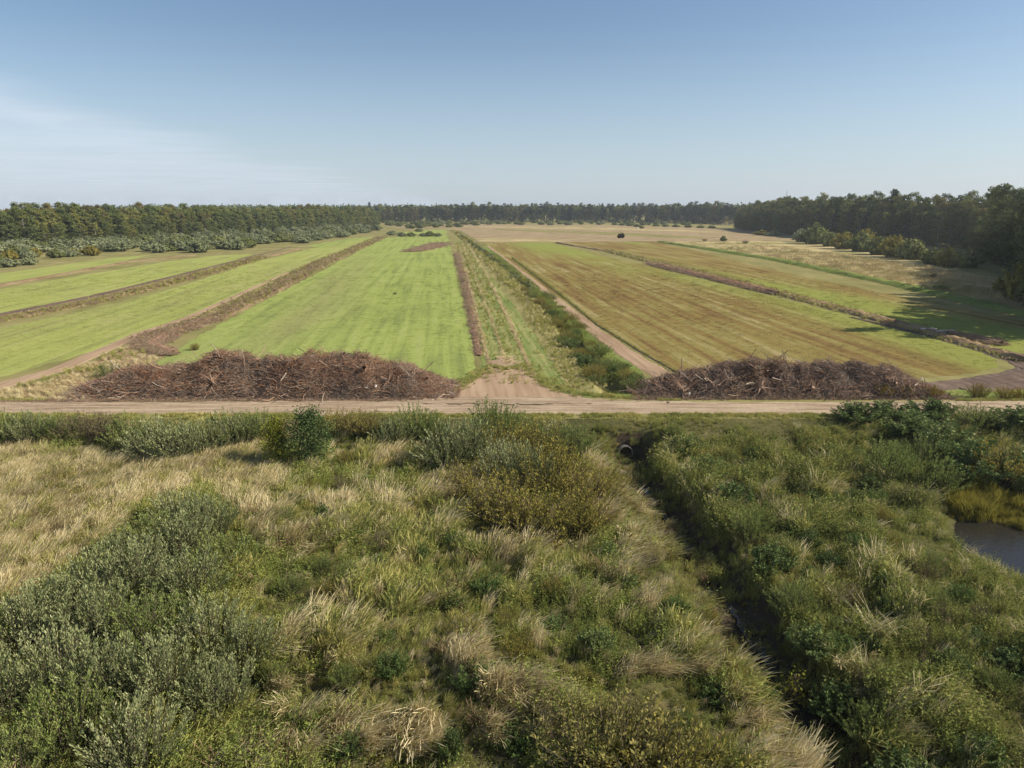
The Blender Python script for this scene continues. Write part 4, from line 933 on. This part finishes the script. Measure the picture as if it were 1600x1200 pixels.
belt([(640, 357.5), (680, 356), (760, 355.5), (760, 352), (900, 352), (1130, 352), (1130, 346.5), (600, 346.5), (600, 351)], 130, ['beltdark', 'belt', 'beltdark'], (3, 4.6), (3.2, 5.5), lambda x, y: 'in the far belt, ' + ('left of the ditch line' if x < -30 else 'straight ahead' if x < 60 else 'right of centre' if x < 150 else 'towards the right wood'), 'bushes of the far belt', mind=7, seed=9)
for i, (px, py, h, r, lb) in enumerate([(612, 367.5, 4, 4, 'left end'), (628, 369.5, 3.4, 3.6, 'second from its left'), (642, 369.5, 3, 3.4, 'centre left'), (662, 369.5, 3, 3.2, 'centre'), (672, 369.5, 3.8, 3.4, 'dark centre'), (684, 369.5, 2.6, 3, 'right end'), (655, 362, 2.6, 4, 'back')]):
    shrub('beltdark' if i in (2, 4) else 'belt', px, py, h, r, 'bush of the cross row on the far green field, ' + lb, 'cross row on the far green field', name='willow_bush', zg=0)
for i, (px, py) in enumerate([(960, 351.5), (972, 352.3), (984, 353.2), (996, 354.5), (1025, 353.5), (1040, 354.2), (1056, 354.8), (1075, 355.5), (1095, 356.2), (1112, 356.8)]):
    shrub('beltdark', px, py, 3.0, 4.6, 'dark low bush in the tan stubble, %s from left of the two broken hedges' % ordinal(i + 1), 'low hedge bushes in the stubble', name='hedge_bush', zg=0)
RW = [(1255, 378, 7, 5.5, 'belt', 'leftmost'), (1272, 381, 8.5, 7, 'beltdark', 'round tall second'), (1295, 385, 6, 5, 'beltdark', 'third'), (1318, 389, 6.5, 5.5, 'beltolive', 'olive topped fourth'),
 (1345, 393, 6.5, 5.5, 'beltdark', 'dark fifth'), (1372, 398, 6.2, 4.5, 'beltdark', 'sixth'), (1395, 402, 7, 5, 'beltolive', 'broad olive seventh'), (1420, 405, 6.5, 4.8, 'beltdark', 'eighth'),
 (1455, 413, 4.6, 3.6, 'beltdark', 'low front'), (1480, 416, 5.0, 4.2, 'beltolive', 'wide front'), (1510, 418, 5.0, 4.0, 'beltdark', 'last front'),
 (1210, 369, 3.0, 5, 'belt', 'far small left'), (1190, 367.5, 3.0, 5, 'beltolive', 'far small leftmost'), (1352, 385, 7, 5, 'beltolive', 'back row'), (1590, 468, 6.2, 3.8, 'beltolive', 'sunlit lone'), (1625, 480, 6, 4, 'beltdark', 'hidden right')]
for px, py, h, r, kd, wd in RW: shrub(kd, px, py, h * 1.2, r * 1.2, '%s big rounded bush along the foot of the right wood' % wd, 'big rounded bushes before the right wood', name='forest_edge_bush', zg=0)

# ------------------------------------------------------------------ woods
def tree_meshes(kind, seed, h=20.0):
    rng = np.random.default_rng(seed); parts = []; NN = None
    if kind in ('birch', 'alder', 'aspen', 'maple'):
        r = {'birch': 2.9, 'alder': 3.4, 'aspen': 3.1, 'maple': 3.7}[kind]; low = {'birch': .10, 'alder': .04, 'aspen': .08, 'maple': .05}[kind]
        tw = .12; parts.append(tube_np([(0, 0, 0), (rng.normal(0, .2), rng.normal(0, .2), h * .45), (rng.normal(0, .3), rng.normal(0, .3), h * .93)], [tw, tw * .7, .03], 6))
        P = []; NN = []; nb = 64
        for i in range(nb):
            t = low + (1 - low) * ((i + rng.random()) / nb); z = h * t
            prof = math.sin(math.pi * ((t - low) / (1 - low) * .86 + .12)) ** .55
            a = rng.uniform(0, 6.283); rad = r * prof * rng.uniform(.45, 1.12)
            e = np.array([math.cos(a) * rad, math.sin(a) * rad, z]); parts.append(tube_np([(0, 0, z - rad * .7), e], [.05, .015], 3))
            k = 48; cr = rng.uniform(.8, 1.4); g = unit(rng.normal(size=(k, 3))) * (rng.random((k, 1)) ** .4) * cr * np.array([1, 1, .8])
            P.append(e * np.array([.92, .92, 1]) + g); NN.append(unit(g + .35 * unit(e - np.array([0, 0, h * .5]))))
        P = np.concatenate(P); NN = np.concatenate(NN); D = unit(rng.normal(size=P.shape)); LL = rng.uniform(.32, .6, len(P)); W = LL * .9
    elif kind == 'pine':
        r = 2.4; low = .5; parts.append(tube_np([(0, 0, 0), (.1, 0, h * .5), (0, .1, h * .95)], [.2, .14, .04], 6)); P = []
        for i in range(34):
            t = low + (1 - low) * rng.random(); z = h * t; a = rng.uniform(0, 6.283); rad = r * (math.sin(math.pi * ((t - low) / (1 - low) * .8 + .2)) ** .6) * rng.uniform(.4, 1.1)
            e = np.array([math.cos(a) * rad, math.sin(a) * rad, z]); parts.append(tube_np([(0, 0, z - .3), e], [.05, .02], 3))
            P.append(e + rng.normal(0, 1, (34, 3)) * np.array([.6, .6, .35]))
        P = np.concatenate(P); D = unit(rng.normal(size=P.shape) + np.array([0, 0, .5])); LL = rng.uniform(.4, .7, len(P)); W = LL * .6
    else:
        r = 2.5; parts.append(tube_np([(0, 0, 0), (0, 0, h * .5), (0, 0, h * .98)], [.2, .12, .02], 6)); P = []; D = []
        for i in range(90):
            t = .08 + .9 * (i / 90); z = h * t; a = i * 2.4; rad = r * (1 - t) ** .8 * rng.uniform(.75, 1.1) + .15
            e = np.array([math.cos(a) * rad, math.sin(a) * rad, z - rad * .25]); k = 14; u = rng.random((k, 1)) ** .7
            P.append(np.array([0, 0, z]) + (e - np.array([0, 0, z])) * u + rng.normal(0, .14, (k, 3))); dd_ = unit(np.array([math.cos(a), math.sin(a), -.5]) + rng.normal(0, .5, (k, 3))); D.append(dd_)
        P = np.concatenate(P); D = np.concatenate(D); LL = rng.uniform(.45, .8, len(P)); W = LL * .55
    fv, fq = leaves_np(P, D, LL, W, rng, flat=1, N=NN)
    sv, sq = joinVQ(parts)
    lm = {'birch': 'birchleaf', 'alder': 'alderleaf', 'aspen': 'aspenleaf', 'maple': 'mapleleaf', 'pine': 'needle', 'spruce': 'needle'}[kind]
    return mesh_np('trunk', sv, sq, M['pale_bark' if kind in ('birch', 'aspen') else 'bark']), mesh_np('crown', fv, fq, M[lm])
TR = {k: [tree_meshes(k, 50 + 7 * i + len(k)) for i in range(n)] for k, n in (('birch', 4), ('alder', 4), ('aspen', 3), ('maple', 3), ('pine', 2), ('spruce', 3))}
ADJ = {'birch': 'pale stemmed olive birch', 'alder': 'dark round alder', 'aspen': 'yellowish brown topped aspen', 'pine': 'dark high crowned pine', 'spruce': 'narrow pointed spruce', 'maple': 'dense dark green maple'}
def tree(kind, x, y, h, where, group, wide=1.0, rng=random):
    ms = TR[kind][rng.randrange(len(TR[kind]))]; s_ = h / 20.0
    hw = 'tall' if h > 19 else ('middling' if h > 14 else 'short')
    return place_plant(kind + '_tree', ms, x, y, 0, (.55 + .45 * s_) * wide * rng.uniform(.85, 1.2), s_, rng.uniform(0, 6.28), '%s %s %s' % (hw, ADJ[kind], where), 'tree', group, names=('trunk', 'crown'))
def wood(line, rows, step, kinds, hfront, hback, wherefn, group, seed, rowgap=5.0, side=1, wide=1.0, jit=.35, tail=''):
    rng = random.Random(seed); cnt = 0; wd_ = group.replace('trees of ', '')
    for r_ in range(rows):
        items = []
        for (a, b) in zip(line[:-1], line[1:]):
            L = math.hypot(b[0] - a[0], b[1] - a[1]); n = max(1, int(L / step)); tx, ty = (b[0] - a[0]) / L, (b[1] - a[1]) / L
            for j in range(n):
                t = (j + rng.uniform(-jit, jit) + .5 * (r_ % 2)) / n
                off = (r_ * rowgap + rng.uniform(-1.6, 1.6)) * side
                x = a[0] + (b[0] - a[0]) * t - ty * off; y = a[1] + (b[1] - a[1]) * t + tx * off
                f = min(1, r_ / max(1, rows - 1)); h = (hfront + (hback - hfront) * f) * rng.uniform(.88, 1.1) * (.93 + .2 * float(lattice_noise(x, y, 40, seed)))
                kd = rng.choice(kinds)
                if kd == 'spruce': h *= 1.04
                o = tree(kd, x, y, h, '', group, wide, rng); cnt += 1
                items.append((W2P(x, y, 0)[0], o, ('tall ' if h > 19 else 'middling ' if h > 14 else 'short ') + ADJ[kd]))
        number_labels(items, 'from left, %s row of %s' % (['front', 'second', 'third', 'fourth', 'fifth'][r_], wd_))
    return cnt
def wlf(x, y):
    p = W2P(x, y, 0)[0]
    return 'of the left wood, ' + ('at the photo edge' if p < 70 else 'where it stands nearest' if p < 180 else 'above the green strips' if p < 290 else 'behind the willow belt' if p < 390 else 'at its tallest clump' if p < 460 else 'towards its tip' if p < 540 else 'at its far tip')
line = [G(-130, 391), G(0, 386), G(150, 379), G(300, 370), G(420, 363), G(520, 357), G(592, 352.5)]
wood(line, 4, 5.0, ['birch', 'birch', 'alder', 'maple', 'aspen', 'alder', 'maple'], 13.5, 17.2, wlf, 'trees of the left wood', 11, 4.8, side=1, wide=1.35)
wood([(a + 3, b - 3) for a, b in line], 1, 6.5, ['alder', 'birch', 'alder'], 9, 9, wlf, 'trees of the left wood foot', 31, 5.5, side=1, wide=1.3)
def wrf(x, y):
    p = W2P(x, y, 0)[0]
    return 'of the right wood, ' + ('at its distant left end' if p < 1200 else 'behind the round bushes' if p < 1300 else 'in its middle' if p < 1400 else 'right of its middle' if p < 1500 else 'in the dark tall corner' if p < 1600 else 'outside the right edge')
line = [G(1150, 357), G(1200, 363.5), G(1262, 370), G(1340, 376), G(1430, 382), G(1510, 388), G(1560, 399), G(1600, 418)]
wood(line, 4, 5.0, ['birch', 'alder', 'maple', 'aspen', 'birch', 'spruce', 'alder'], 15, 22.5, wrf, 'trees of the right wood', 12, 5.0, side=1, wide=1.35, tail=' behind the bushes')
line = [G(1600, 418), G(1650, 462), G(1690, 500), G(1720, 530)]
wood(line, 3, 5.0, ['alder', 'birch', 'spruce', 'alder'], 20, 23, wrf, 'trees of the hidden right corner', 13, 6.0, side=1, wide=1.25)
for px, py, h in ((1535, 412, 23.5), (1550, 415, 24), (1570, 420, 22.5), (1590, 430, 23)):
    x, y = G(px, py); tree('alder', x + 6, y + 8, h, 'of the right wood corner, rising %s' % {1535: 'highest above its neighbours', 1550: 'beside the highest one', 1570: 'third of the tall clump', 1590: 'nearest the photo edge'}[px], 'tallest trees of the right wood', 1.3)
def wff(x, y): return 'of the far wood, ' + ('at its left end' if x < -110 else 'left of the ditch line' if x < -40 else 'straight ahead' if x < 40 else 'right of centre' if x < 130 else 'towards the right wood')
line = [G(575, 347.2), G(700, 346.8), G(900, 347), G(1060, 348.5), G(1175, 352)]
wood(line, 2, 5.6, ['birch', 'maple', 'pine', 'aspen', 'spruce', 'pine'], 18, 21.5, wff, 'trees of the far wood', 14, 7.0, side=1, wide=1.5)
# the woods' depths: one mass each behind the rows, simple crowns joined together
def mass(name, pts, h, mat, label, seed, size=1.5, per=36):
    rng = np.random.default_rng(seed); P = []
    for x, y in pts:
        hh = h * rng.uniform(.86, 1.08); k = per
        u = unit(rng.normal(size=(k, 3))) * (rng.random((k, 1)) ** .33); u[:, 2] = np.abs(u[:, 2]); u[:, 2] = u[:, 2] * np.where(rng.random(k) < .35, -1, 1); P.append(np.array([x, y, hh * .55]) + u * np.array([3.2, 3.2, hh * .45]))
    P = np.concatenate(P); v, q = leaves_np(P, unit(rng.normal(size=P.shape)), size * rng.uniform(.6, 1.2, len(P)), size * .9, rng, 1)
    tag(obj(name, mesh_np(name, v, q, M[mat])), label, kind='stuff')
def region_pts(line, depth0, depth1, gap, side=1, seed=1):
    rng = np.random.default_rng(seed); out = []
    for a, b in zip(line[:-1], line[1:]):
        L = math.hypot(b[0] - a[0], b[1] - a[1]); tx, ty = (b[0] - a[0]) / L, (b[1] - a[1]) / L
        for off in np.arange(depth0, depth1, gap):
            for j in range(max(1, int(L / gap))):
                t = (j + rng.random()) / max(1, int(L / gap)); o_ = (off + rng.uniform(-2, 2)) * side
                out.append((a[0] + (b[0] - a[0]) * t - ty * o_, a[1] + (b[1] - a[1]) * t + tx * o_))
    return out
LW = [G(-160, 393), G(0, 386), G(150, 379), G(300, 370), G(420, 363), G(520, 357), G(592, 352.5)]
mass('woodland', region_pts(LW, 24, 90, 5.5, 1, 2), 17, 'birchleaf', 'canopy of the left wood behind its front rows', 3)
RWL = [G(1150, 357), G(1262, 370), G(1340, 376), G(1430, 382), G(1510, 388), G(1560, 399), G(1600, 418)]
mass('woodland', region_pts(RWL, 24, 80, 5.5, 1, 4), 21, 'alderleaf', 'canopy of the right wood behind its front rows', 5)
FL = [(-420, 985), (-170, 965), (0, 965), (150, 930), (300, 800), (420, 760)]
mass('woodland', region_pts(FL, 8, 70, 7, 1, 6), 22, 'alderleaf', 'hazy canopy of the far wood', 7, size=2.2)
FL2 = [(-900, 1500), (-300, 1500), (200, 1450), (700, 1400), (1200, 1300)]
mass('distant_woodland', region_pts(FL2, 0, 60, 12, 1, 8), 24, 'alderleaf', 'most distant wooded skyline', 9, size=4.5, per=34)

# ------------------------------------------------------------------ brush piles
M['twig'] = plain_mat('dead_twig', (.165, .10, .065), (.46, .325, .225))
M['twig_pale'] = plain_mat('pale_branch', (.28, .22, .165), (.50, .41, .32))
M['twig_red'] = plain_mat('russet_litter', (.19, .09, .05), (.46, .25, .14))
M['twig_dark'] = plain_mat('dark_twig', (.075, .055, .047), (.25, .19, .155))
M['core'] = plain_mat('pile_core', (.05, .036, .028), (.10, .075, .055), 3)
M['cut'] = plain_mat('cut_wood', (.45, .33, .2), (.7, .58, .42))
def branch_mesh(seed, L, rad, mat, bend=.25, sides=4, seg=5, fork=True):
    rng = np.random.default_rng(seed); p = np.zeros(3); d = np.array([1., 0, 0]); pts = [p.copy()]
    for i in range(seg):
        d = unit(d + rng.normal(0, bend, 3) * np.array([.3, 1, 1])); p = p + d * L / seg; pts.append(p.copy())
    pts = np.array(pts); pts -= pts.mean(0); parts = [tube_np(pts, np.linspace(rad, rad * .25, seg + 1), sides)]
    if fork:
        for _ in range(2):
            k = rng.integers(1, seg); e = pts[k] + unit(np.array([1, 0, 0]) + rng.normal(0, .8, 3)) * L * .28
            parts.append(tube_np([pts[k], (pts[k] + e) / 2 + rng.normal(0, .05, 3), e], [rad * .5, rad * .35, rad * .12], 3))
    v, q = joinVQ(parts); return mesh_np('branch', v, q, M[mat])
BR = [branch_mesh(100 + i, random.uniform(1.8, 4.2), random.uniform(.022, .055), ['twig', 'twig_red', 'twig', 'twig_dark', 'twig_pale', 'twig_dark'][i % 6]) for i in range(18)]
def stump_mesh(seed):
    rng = np.random.default_rng(seed); parts = [tube_np([(0, 0, -.1), (0, 0, .3), (.03, 0, .75)], [.30, .2, .17], 8)]
    for i in range(8):
        a = i * .785 + rng.normal(0, .2); d = np.array([math.cos(a), math.sin(a), rng.uniform(-.5, .1)])
        parts.append(tube_np([(0, 0, 0), d * .45, d * .9 + rng.normal(0, .12, 3), d * 1.25 + rng.normal(0, .2, 3)], [.13, .08, .045, .012], 4))
    v, q = joinVQ(parts); return mesh_np('stump', v, q, M['twig'])
STUMP = [stump_mesh(i) for i in range(3)]
def brush_pile(xa, xb, yc, depth, prof, label, seed, mats, bmix, ntw, ndead):
    """prof = [(x, height)] along the pile"""
    rng = np.random.default_rng(seed); pxs = [p[0] for p in prof]; phs = [p[1] for p in prof]
    def surf(x, v):      # v in -1 (near foot) .. 1 (far foot)
        hx = np.interp(x, pxs, phs) * .74 * (1 + .5 * (fbm(x, 1.0 + 0 * x, 2.2, seed + 5) - .5) + .25 * (fbm(x, 2.0 + 0 * x, .8, seed + 6) - .5)); bump = (fbm(x, v * 4, 3.0, seed) - .5) * 2.2 + (fbm(x, v * 4, 1.1, seed + 3) - .5) * 1.2
        sh = np.clip(1 - np.abs(v) ** 2.2, 0, 1)
        return np.maximum(0, hx * sh * (1 + .30 * bump))
    e = bpy.data.objects.new('brush_pile', None); link(e); e.location = ((xa + xb) / 2, yc, 0); cx_ = (xa + xb) / 2
    # core
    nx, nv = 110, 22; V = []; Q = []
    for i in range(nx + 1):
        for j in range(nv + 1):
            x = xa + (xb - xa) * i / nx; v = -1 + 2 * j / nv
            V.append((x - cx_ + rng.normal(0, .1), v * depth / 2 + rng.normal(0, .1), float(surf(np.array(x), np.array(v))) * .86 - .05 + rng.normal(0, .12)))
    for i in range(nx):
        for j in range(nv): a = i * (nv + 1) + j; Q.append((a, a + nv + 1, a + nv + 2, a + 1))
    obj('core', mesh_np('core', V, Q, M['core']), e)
    # twigs: stuff, one mesh per tone
    for mi_, (mt, share) in enumerate(mats):
        n = int(ntw * share); x = rng.uniform(xa, xb, n); v = np.clip(rng.normal(-.25, .5, n), -1, 1); keep = np.ones(n, bool)
        keep = fbm(x, v * 5, 2.6, seed + 50 + mi_ * 7) > rng.uniform(.25, .62, n)
        x = x[keep]; v = v[keep]; n = len(x)
        z = surf(x, v) * rng.uniform(.84, 1.10, n); L = rng.uniform(.3, 1.1, n)
        # lie of the twigs follows a slowly varying direction, with scatter
        ang = (fbm(x, v * 4, 5, seed + 9) - .5) * 7 + rng.normal(0, .7, n); el = rng.normal(.05, .45, n)
        D = np.stack([np.cos(ang) * np.cos(el), np.sin(ang) * np.cos(el) * .7, np.sin(el)], 1); D = unit(D)
        c0 = np.stack([x - cx_, v * depth / 2, np.maximum(z, .05)], 1); r = rng.uniform(.008, .022, n)
        a = unit(np.cross(D, rng.normal(size=(n, 3)))); b = np.cross(D, a)
        bend = a * (L * rng.uniform(.05, .2, n))[:, None]
        pts = [c0 - D * L[:, None] / 2, c0 + bend, c0 + D * L[:, None] / 2]
        VV = []
        for p, w_ in zip(pts, (1, .8, .3)):
            for g in range(3):
                th = g * 2.094; VV.append(p + (a * math.cos(th) + b * math.sin(th)) * (r * w_)[:, None])
        VV = np.stack(VV, 1).reshape(-1, 3)
        base = np.arange(n)[:, None] * 9; QQ = []
        for sgm in range(2):
            for g in range(3):
                g2 = (g + 1) % 3; QQ.append(np.stack([base[:, 0] + sgm * 3 + g, base[:, 0] + sgm * 3 + g2, base[:, 0] + sgm * 3 + 3 + g2, base[:, 0] + sgm * 3 + 3 + g], 1))
        tw = obj('twigs', mesh_np('twigs', VV, np.concatenate(QQ), M[mt]), e); tw['kind'] = 'stuff'
    # dead leaves still on the twigs
    n = ndead; x = rng.uniform(xa, xb, n); v = np.clip(rng.normal(-.2, .5, n), -1, 1); k = fbm(x, v * 5, 2.2, seed + 71) > .5; x = x[k]; v = v[k]
    c0 = np.stack([x - cx_, v * depth / 2, np.maximum(surf(x, v) * rng.uniform(.85, 1.06, len(x)), .04)], 1)
    lv, lq = leaves_np(c0, unit(rng.normal(size=c0.shape)), rng.uniform(.08, .2, len(x)), rng.uniform(.05, .12, len(x)), rng)
    dl_ = obj('dead_leaves', mesh_np('dead_leaves', lv, lq, M['twig_red']), e); dl_['kind'] = 'stuff'
    # the branches one can pick out
    for i in range(230):
        x = rng.uniform(xa + .5, xb - .5); v = float(np.clip(rng.normal(-.35, .45), -.95, .9)); z = float(surf(np.array(x), np.array(v)))
        me_ = BR[int(rng.choice(bmix))]; o = obj('branch', me_, e); o.location = (x - cx_, v * depth / 2, max(.1, z * rng.uniform(.92, 1.04) + .05))
        ang = (float(fbm(np.array(x), np.array(v * 4), 5, seed + 9)) - .5) * 7 + rng.normal(0, .6); slope = -v * .35
        o.rotation_euler = (rng.uniform(0, 6.28), rng.normal(0, .35) + .2, ang); s_ = rng.uniform(.5, 1.1); o.scale = (s_, s_, s_)
    for i in range(9):
        x = rng.uniform(xa + 2, xb - 2); v = float(rng.uniform(-.85, .1)); z = float(surf(np.array(x), np.array(v)))
        o = obj('stump', STUMP[i % 3], e); o.location = (x - cx_, v * depth / 2, z * .96); o.rotation_euler = (rng.uniform(-1.2, 1.2), rng.uniform(-1.2, 1.2), rng.uniform(0, 6)); s_ = rng.uniform(.6, 1.1); o.scale = (s_,) * 3
    tag(e, label, 'brush pile'); return e
PLF = [(-42, .0), (-40.5, .9), (-38, 2.2), (-35.5, 3.1), (-32, 3.3), (-30, 3.5), (-27.5, 3.75), (-24.5, 3.9), (-22.5, 4.1), (-21, 3.7), (-19.5, 4.0), (-16, 4.1), (-13.5, 3.9), (-11.5, 3.6), (-9.8, 2.9), (-8, 1.8), (-6.5, .8), (-5.2, 0)]
brush_pile(-42.3, -5.0, 66.6, 8.4, PLF, 'long reddish brown pile of cleared brushwood behind the road, left one', 21, [('twig', .47), ('twig_pale', .13), ('twig_red', .26), ('twig_dark', .14)], [0, 1, 2, 4, 5, 6, 7, 8, 10, 11, 12, 13, 14, 16, 17], 46000, 11000)
PRF = [(11.5, 0), (13, .8), (15, 1.7), (16.5, 2.3), (18.5, 3.0), (21, 3.2), (23.5, 3.5), (27, 3.5), (30, 3.2), (33, 3.4), (35.5, 2.9), (37.5, 2.0), (39.3, 1.0), (40.6, 0)]
brush_pile(11.3, 40.8, 66.4, 7.4, PRF, 'dark brown pile of cleared brushwood behind the road, right one', 22, [('twig', .3), ('twig_pale', .07), ('twig_red', .13), ('twig_dark', .5)], [0, 2, 3, 5, 6, 8, 9, 12, 14, 15, 3, 9, 4, 10], 36000, 7000)
# pale scraps lying in the piles
def scrap(name, x, y, z, size, rot, mat, label, cat):
    me = bpy.data.meshes.new(name); import bmesh
    bm = bmesh.new(); bmesh.ops.create_cube(bm, size=1)
    for v in bm.verts: v.co = Vector((v.co.x * size[0] * random.uniform(.85, 1.1), v.co.y * size[1] * random.uniform(.8, 1.1), v.co.z * size[2] * random.uniform(.8, 1.1)))
    bmesh.ops.bevel(bm, geom=bm.edges[:], offset=min(size) * .2, segments=2, affect='EDGES')
    bm.to_mesh(me); bm.free(); me.materials.append(M[mat]); o = obj(name, me, loc=(x, y, z)); o.rotation_euler = rot; tag(o, label, cat); return o
M['white'] = plain_mat('weathered_white', (.6, .58, .54), (.75, .73, .7))
scrap('split_log', -21.0, 63.6, 2.0, (.9, .12, .12), (0, -.9, .3), 'cut', 'short pale stick sticking out of the left brush pile', 'log')
scrap('white_scrap', -13.4, 63.3, 1.0, (.28, .14, .18), (.3, .2, .4), 'white', 'small white scrap low in the left brush pile', 'scrap')
scrap('white_scrap', -12.5, 63.3, 1.2, (.15, .12, .24), (.1, .5, .9), 'white', 'upright white scrap beside the other in the left pile', 'scrap')
scrap('white_scrap', 40.0, 67.5, .9, (.3, .15, .16), (.3, .4, .4), 'white', 'white scrap on the right tip of the right brush pile', 'scrap')
scrap('white_scrap', 16.3, 63.2, .5, (.2, .12, .2), (.3, .2, .4), 'white', 'white scrap at the left foot of the right brush pile', 'scrap')
# fallen pale logs by the muddy corner
M['deadlog'] = plain_mat('grey_log', (.30, .25, .22), (.50, .44, .40))
def log(px, py, L, ang, label):
    x, y = G(px, py); v, q = tube_np([(-L / 2, 0, .22), (-L * .2, .12, .26), (L * .2, -.08, .24), (L / 2, .05, .18)], [.2, .18, .15, .09], 8)
    o = obj('fallen_log', mesh_np('fallen_log', v, q, M['deadlog'], smooth=True), loc=(x, y, .2)); o.rotation_euler = (0, 0, ang); tag(o, label, 'log')
log(1450, 519, 2.9, .25, 'pale fallen log on the bank, left of the longer one'); log(1476, 522, 4.2, .45, 'longer pale fallen log beside dead brush')
# pale stone far off by the hedge
scrap('pale_stone', *G(996, 357.5), .6, (1.6, 1.2, 1.2), (0, 0, .3), 'white', 'tiny pale boulder at the tip of the distant hedge', 'stone')

# ------------------------------------------------------------------ culvert
M['concrete'] = plain_mat('concrete', (.13, .12, .10), (.24, .225, .195), 6)
V = []; Q = []; n = 28; x, y = DITCH[0]; ro, ri, Lc = .62, .53, 9.0
for yy, rd in ((0, ro), (0, ri), (Lc, ri), (Lc, ro)):
    for i in range(n):
        a = 2 * math.pi * i / n; V.append((rd * math.cos(a), yy, rd * math.sin(a)))
for r0 in range(3):
    for i in range(n): i2 = (i + 1) % n; Q.append((r0 * n + i, r0 * n + i2, (r0 + 1) * n + i2, (r0 + 1) * n + i))
for i in range(n): i2 = (i + 1) % n; Q.append((3 * n + i, 3 * n + i2, i2, i))
o = obj('culvert_pipe', mesh_np('culvert_pipe', V, Q, M['concrete'], smooth=False), loc=(x, y - .12, -1.98)); o.rotation_euler = (0, 0, R(4)); tag(o, 'round concrete culvert pipe opening under the road into the ditch', 'pipe')
# sandy slip below it
sx, sy = G(970, 728, -1.7)
V = []; Q = []; n = 9
for i in range(n):
    for j in range(n):
        u, v = i / (n - 1) * 2 - 1, j / (n - 1) * 2 - 1; xx, yy = sx + u * .75 + .2 * v, sy + v * .55
        V.append((xx, yy, float(height(xx, yy)) + .28 * (1 - u * u) * (1 - v * v) + random.uniform(0, .06) - .02))
for i in range(n - 1):
    for j in range(n - 1): a = i * n + j; Q.append((a, a + n, a + n + 1, a + 1))
tag(obj('bare_sand', mesh_np('bare_sand', V, Q, M['dirt'])), 'small bare pinkish sand slip below the culvert', kind='structure')
for dx_, dy_, h_, lb_ in ((-.75, -.5, .55, 'low green weedy bush left of the culvert mouth'), (.7, .3, .8, 'green weedy bush hanging over the right side of the culvert'), (-.1, -1.3, .4, 'small weedy bush in front of the culvert mouth')):
    shrub('gwillow', DITCH[0][0] + dx_, DITCH[0][1] + dy_, h_, .55, lb_, 'weedy bushes at the culvert', name='weed_bush', world=True)
# small sapling lit in the ditch
x, y = G(1240, 1085, -2.0)
ms = crown_shrub(9, 'yellowleaf', 1.3, .45, nl=180, L=.14); place_plant('sapling', ms, x, y, float(height(x, y)), 1, 1, 0, 'small yellow green sapling standing in the ditch shadow', 'tree', names=('trunk', 'crown'))

# ------------------------------------------------------------------ radio mast on the skyline
x, y = 336.0, 900.0; e = bpy.data.objects.new('radio_mast', None); link(e); e.location = (x, y, 0); M['mast'] = plain_mat('mast_paint', (.35, .35, .36), (.5, .5, .52))
hm = 38; parts = []
for a in (0, 2.09, 4.19): parts.append(tube_np([(1.0 * math.cos(a), 1.0 * math.sin(a), 0), (.5 * math.cos(a), .5 * math.sin(a), hm)], [.18, .12], 4))
for i in range(22):
    z0_, z1_ = hm * i / 22, hm * (i + 1) / 22; a, b_ = 2.09 * (i % 3), 2.09 * ((i + 1) % 3); r0 = 1 - .5 * i / 22
    parts.append(tube_np([(r0 * math.cos(a), r0 * math.sin(a), z0_), (r0 * math.cos(b_), r0 * math.sin(b_), z1_)], [.08, .08], 3))
v, q = joinVQ(parts); obj('lattice', mesh_np('lattice', v, q, M['mast']), e)
v, q = tube_np([(0, 0, hm), (0, 0, hm + 5)], [.15, .05], 4); obj('antenna', mesh_np('antenna', v, q, M['mast']), e)
tag(e, 'thin radio mast rising far behind the right wood', 'mast')

# ------------------------------------------------------------------ haze
HAZE = 0.00015
if HAZE:
    v = [(-1900, -60, -4), (1900, -60, -4), (1900, 1700, -4), (-1900, 1700, -4)]; v += [(a, b, 45) for a, b, _ in v]
    me = bpy.data.meshes.new('haze'); me.from_pydata(v, [], [(3, 2, 1, 0), (4, 5, 6, 7), (0, 1, 5, 4), (1, 2, 6, 5), (2, 3, 7, 6), (3, 0, 4, 7)])
    m = bpy.data.materials.new('haze'); m.use_nodes = True; m.node_tree.nodes.clear()
    oo = m.node_tree.nodes.new('ShaderNodeOutputMaterial'); pv = m.node_tree.nodes.new('ShaderNodeVolumePrincipled')
    pv.inputs['Density'].default_value = HAZE; pv.inputs['Color'].default_value = (.86, .93, 1, 1); pv.inputs['Anisotropy'].default_value = .3
    m.node_tree.links.new(pv.outputs[0], oo.inputs['Volume']); me.materials.append(m)
    tag(obj('haze', me), 'thin pale haze over the land', kind='stuff')
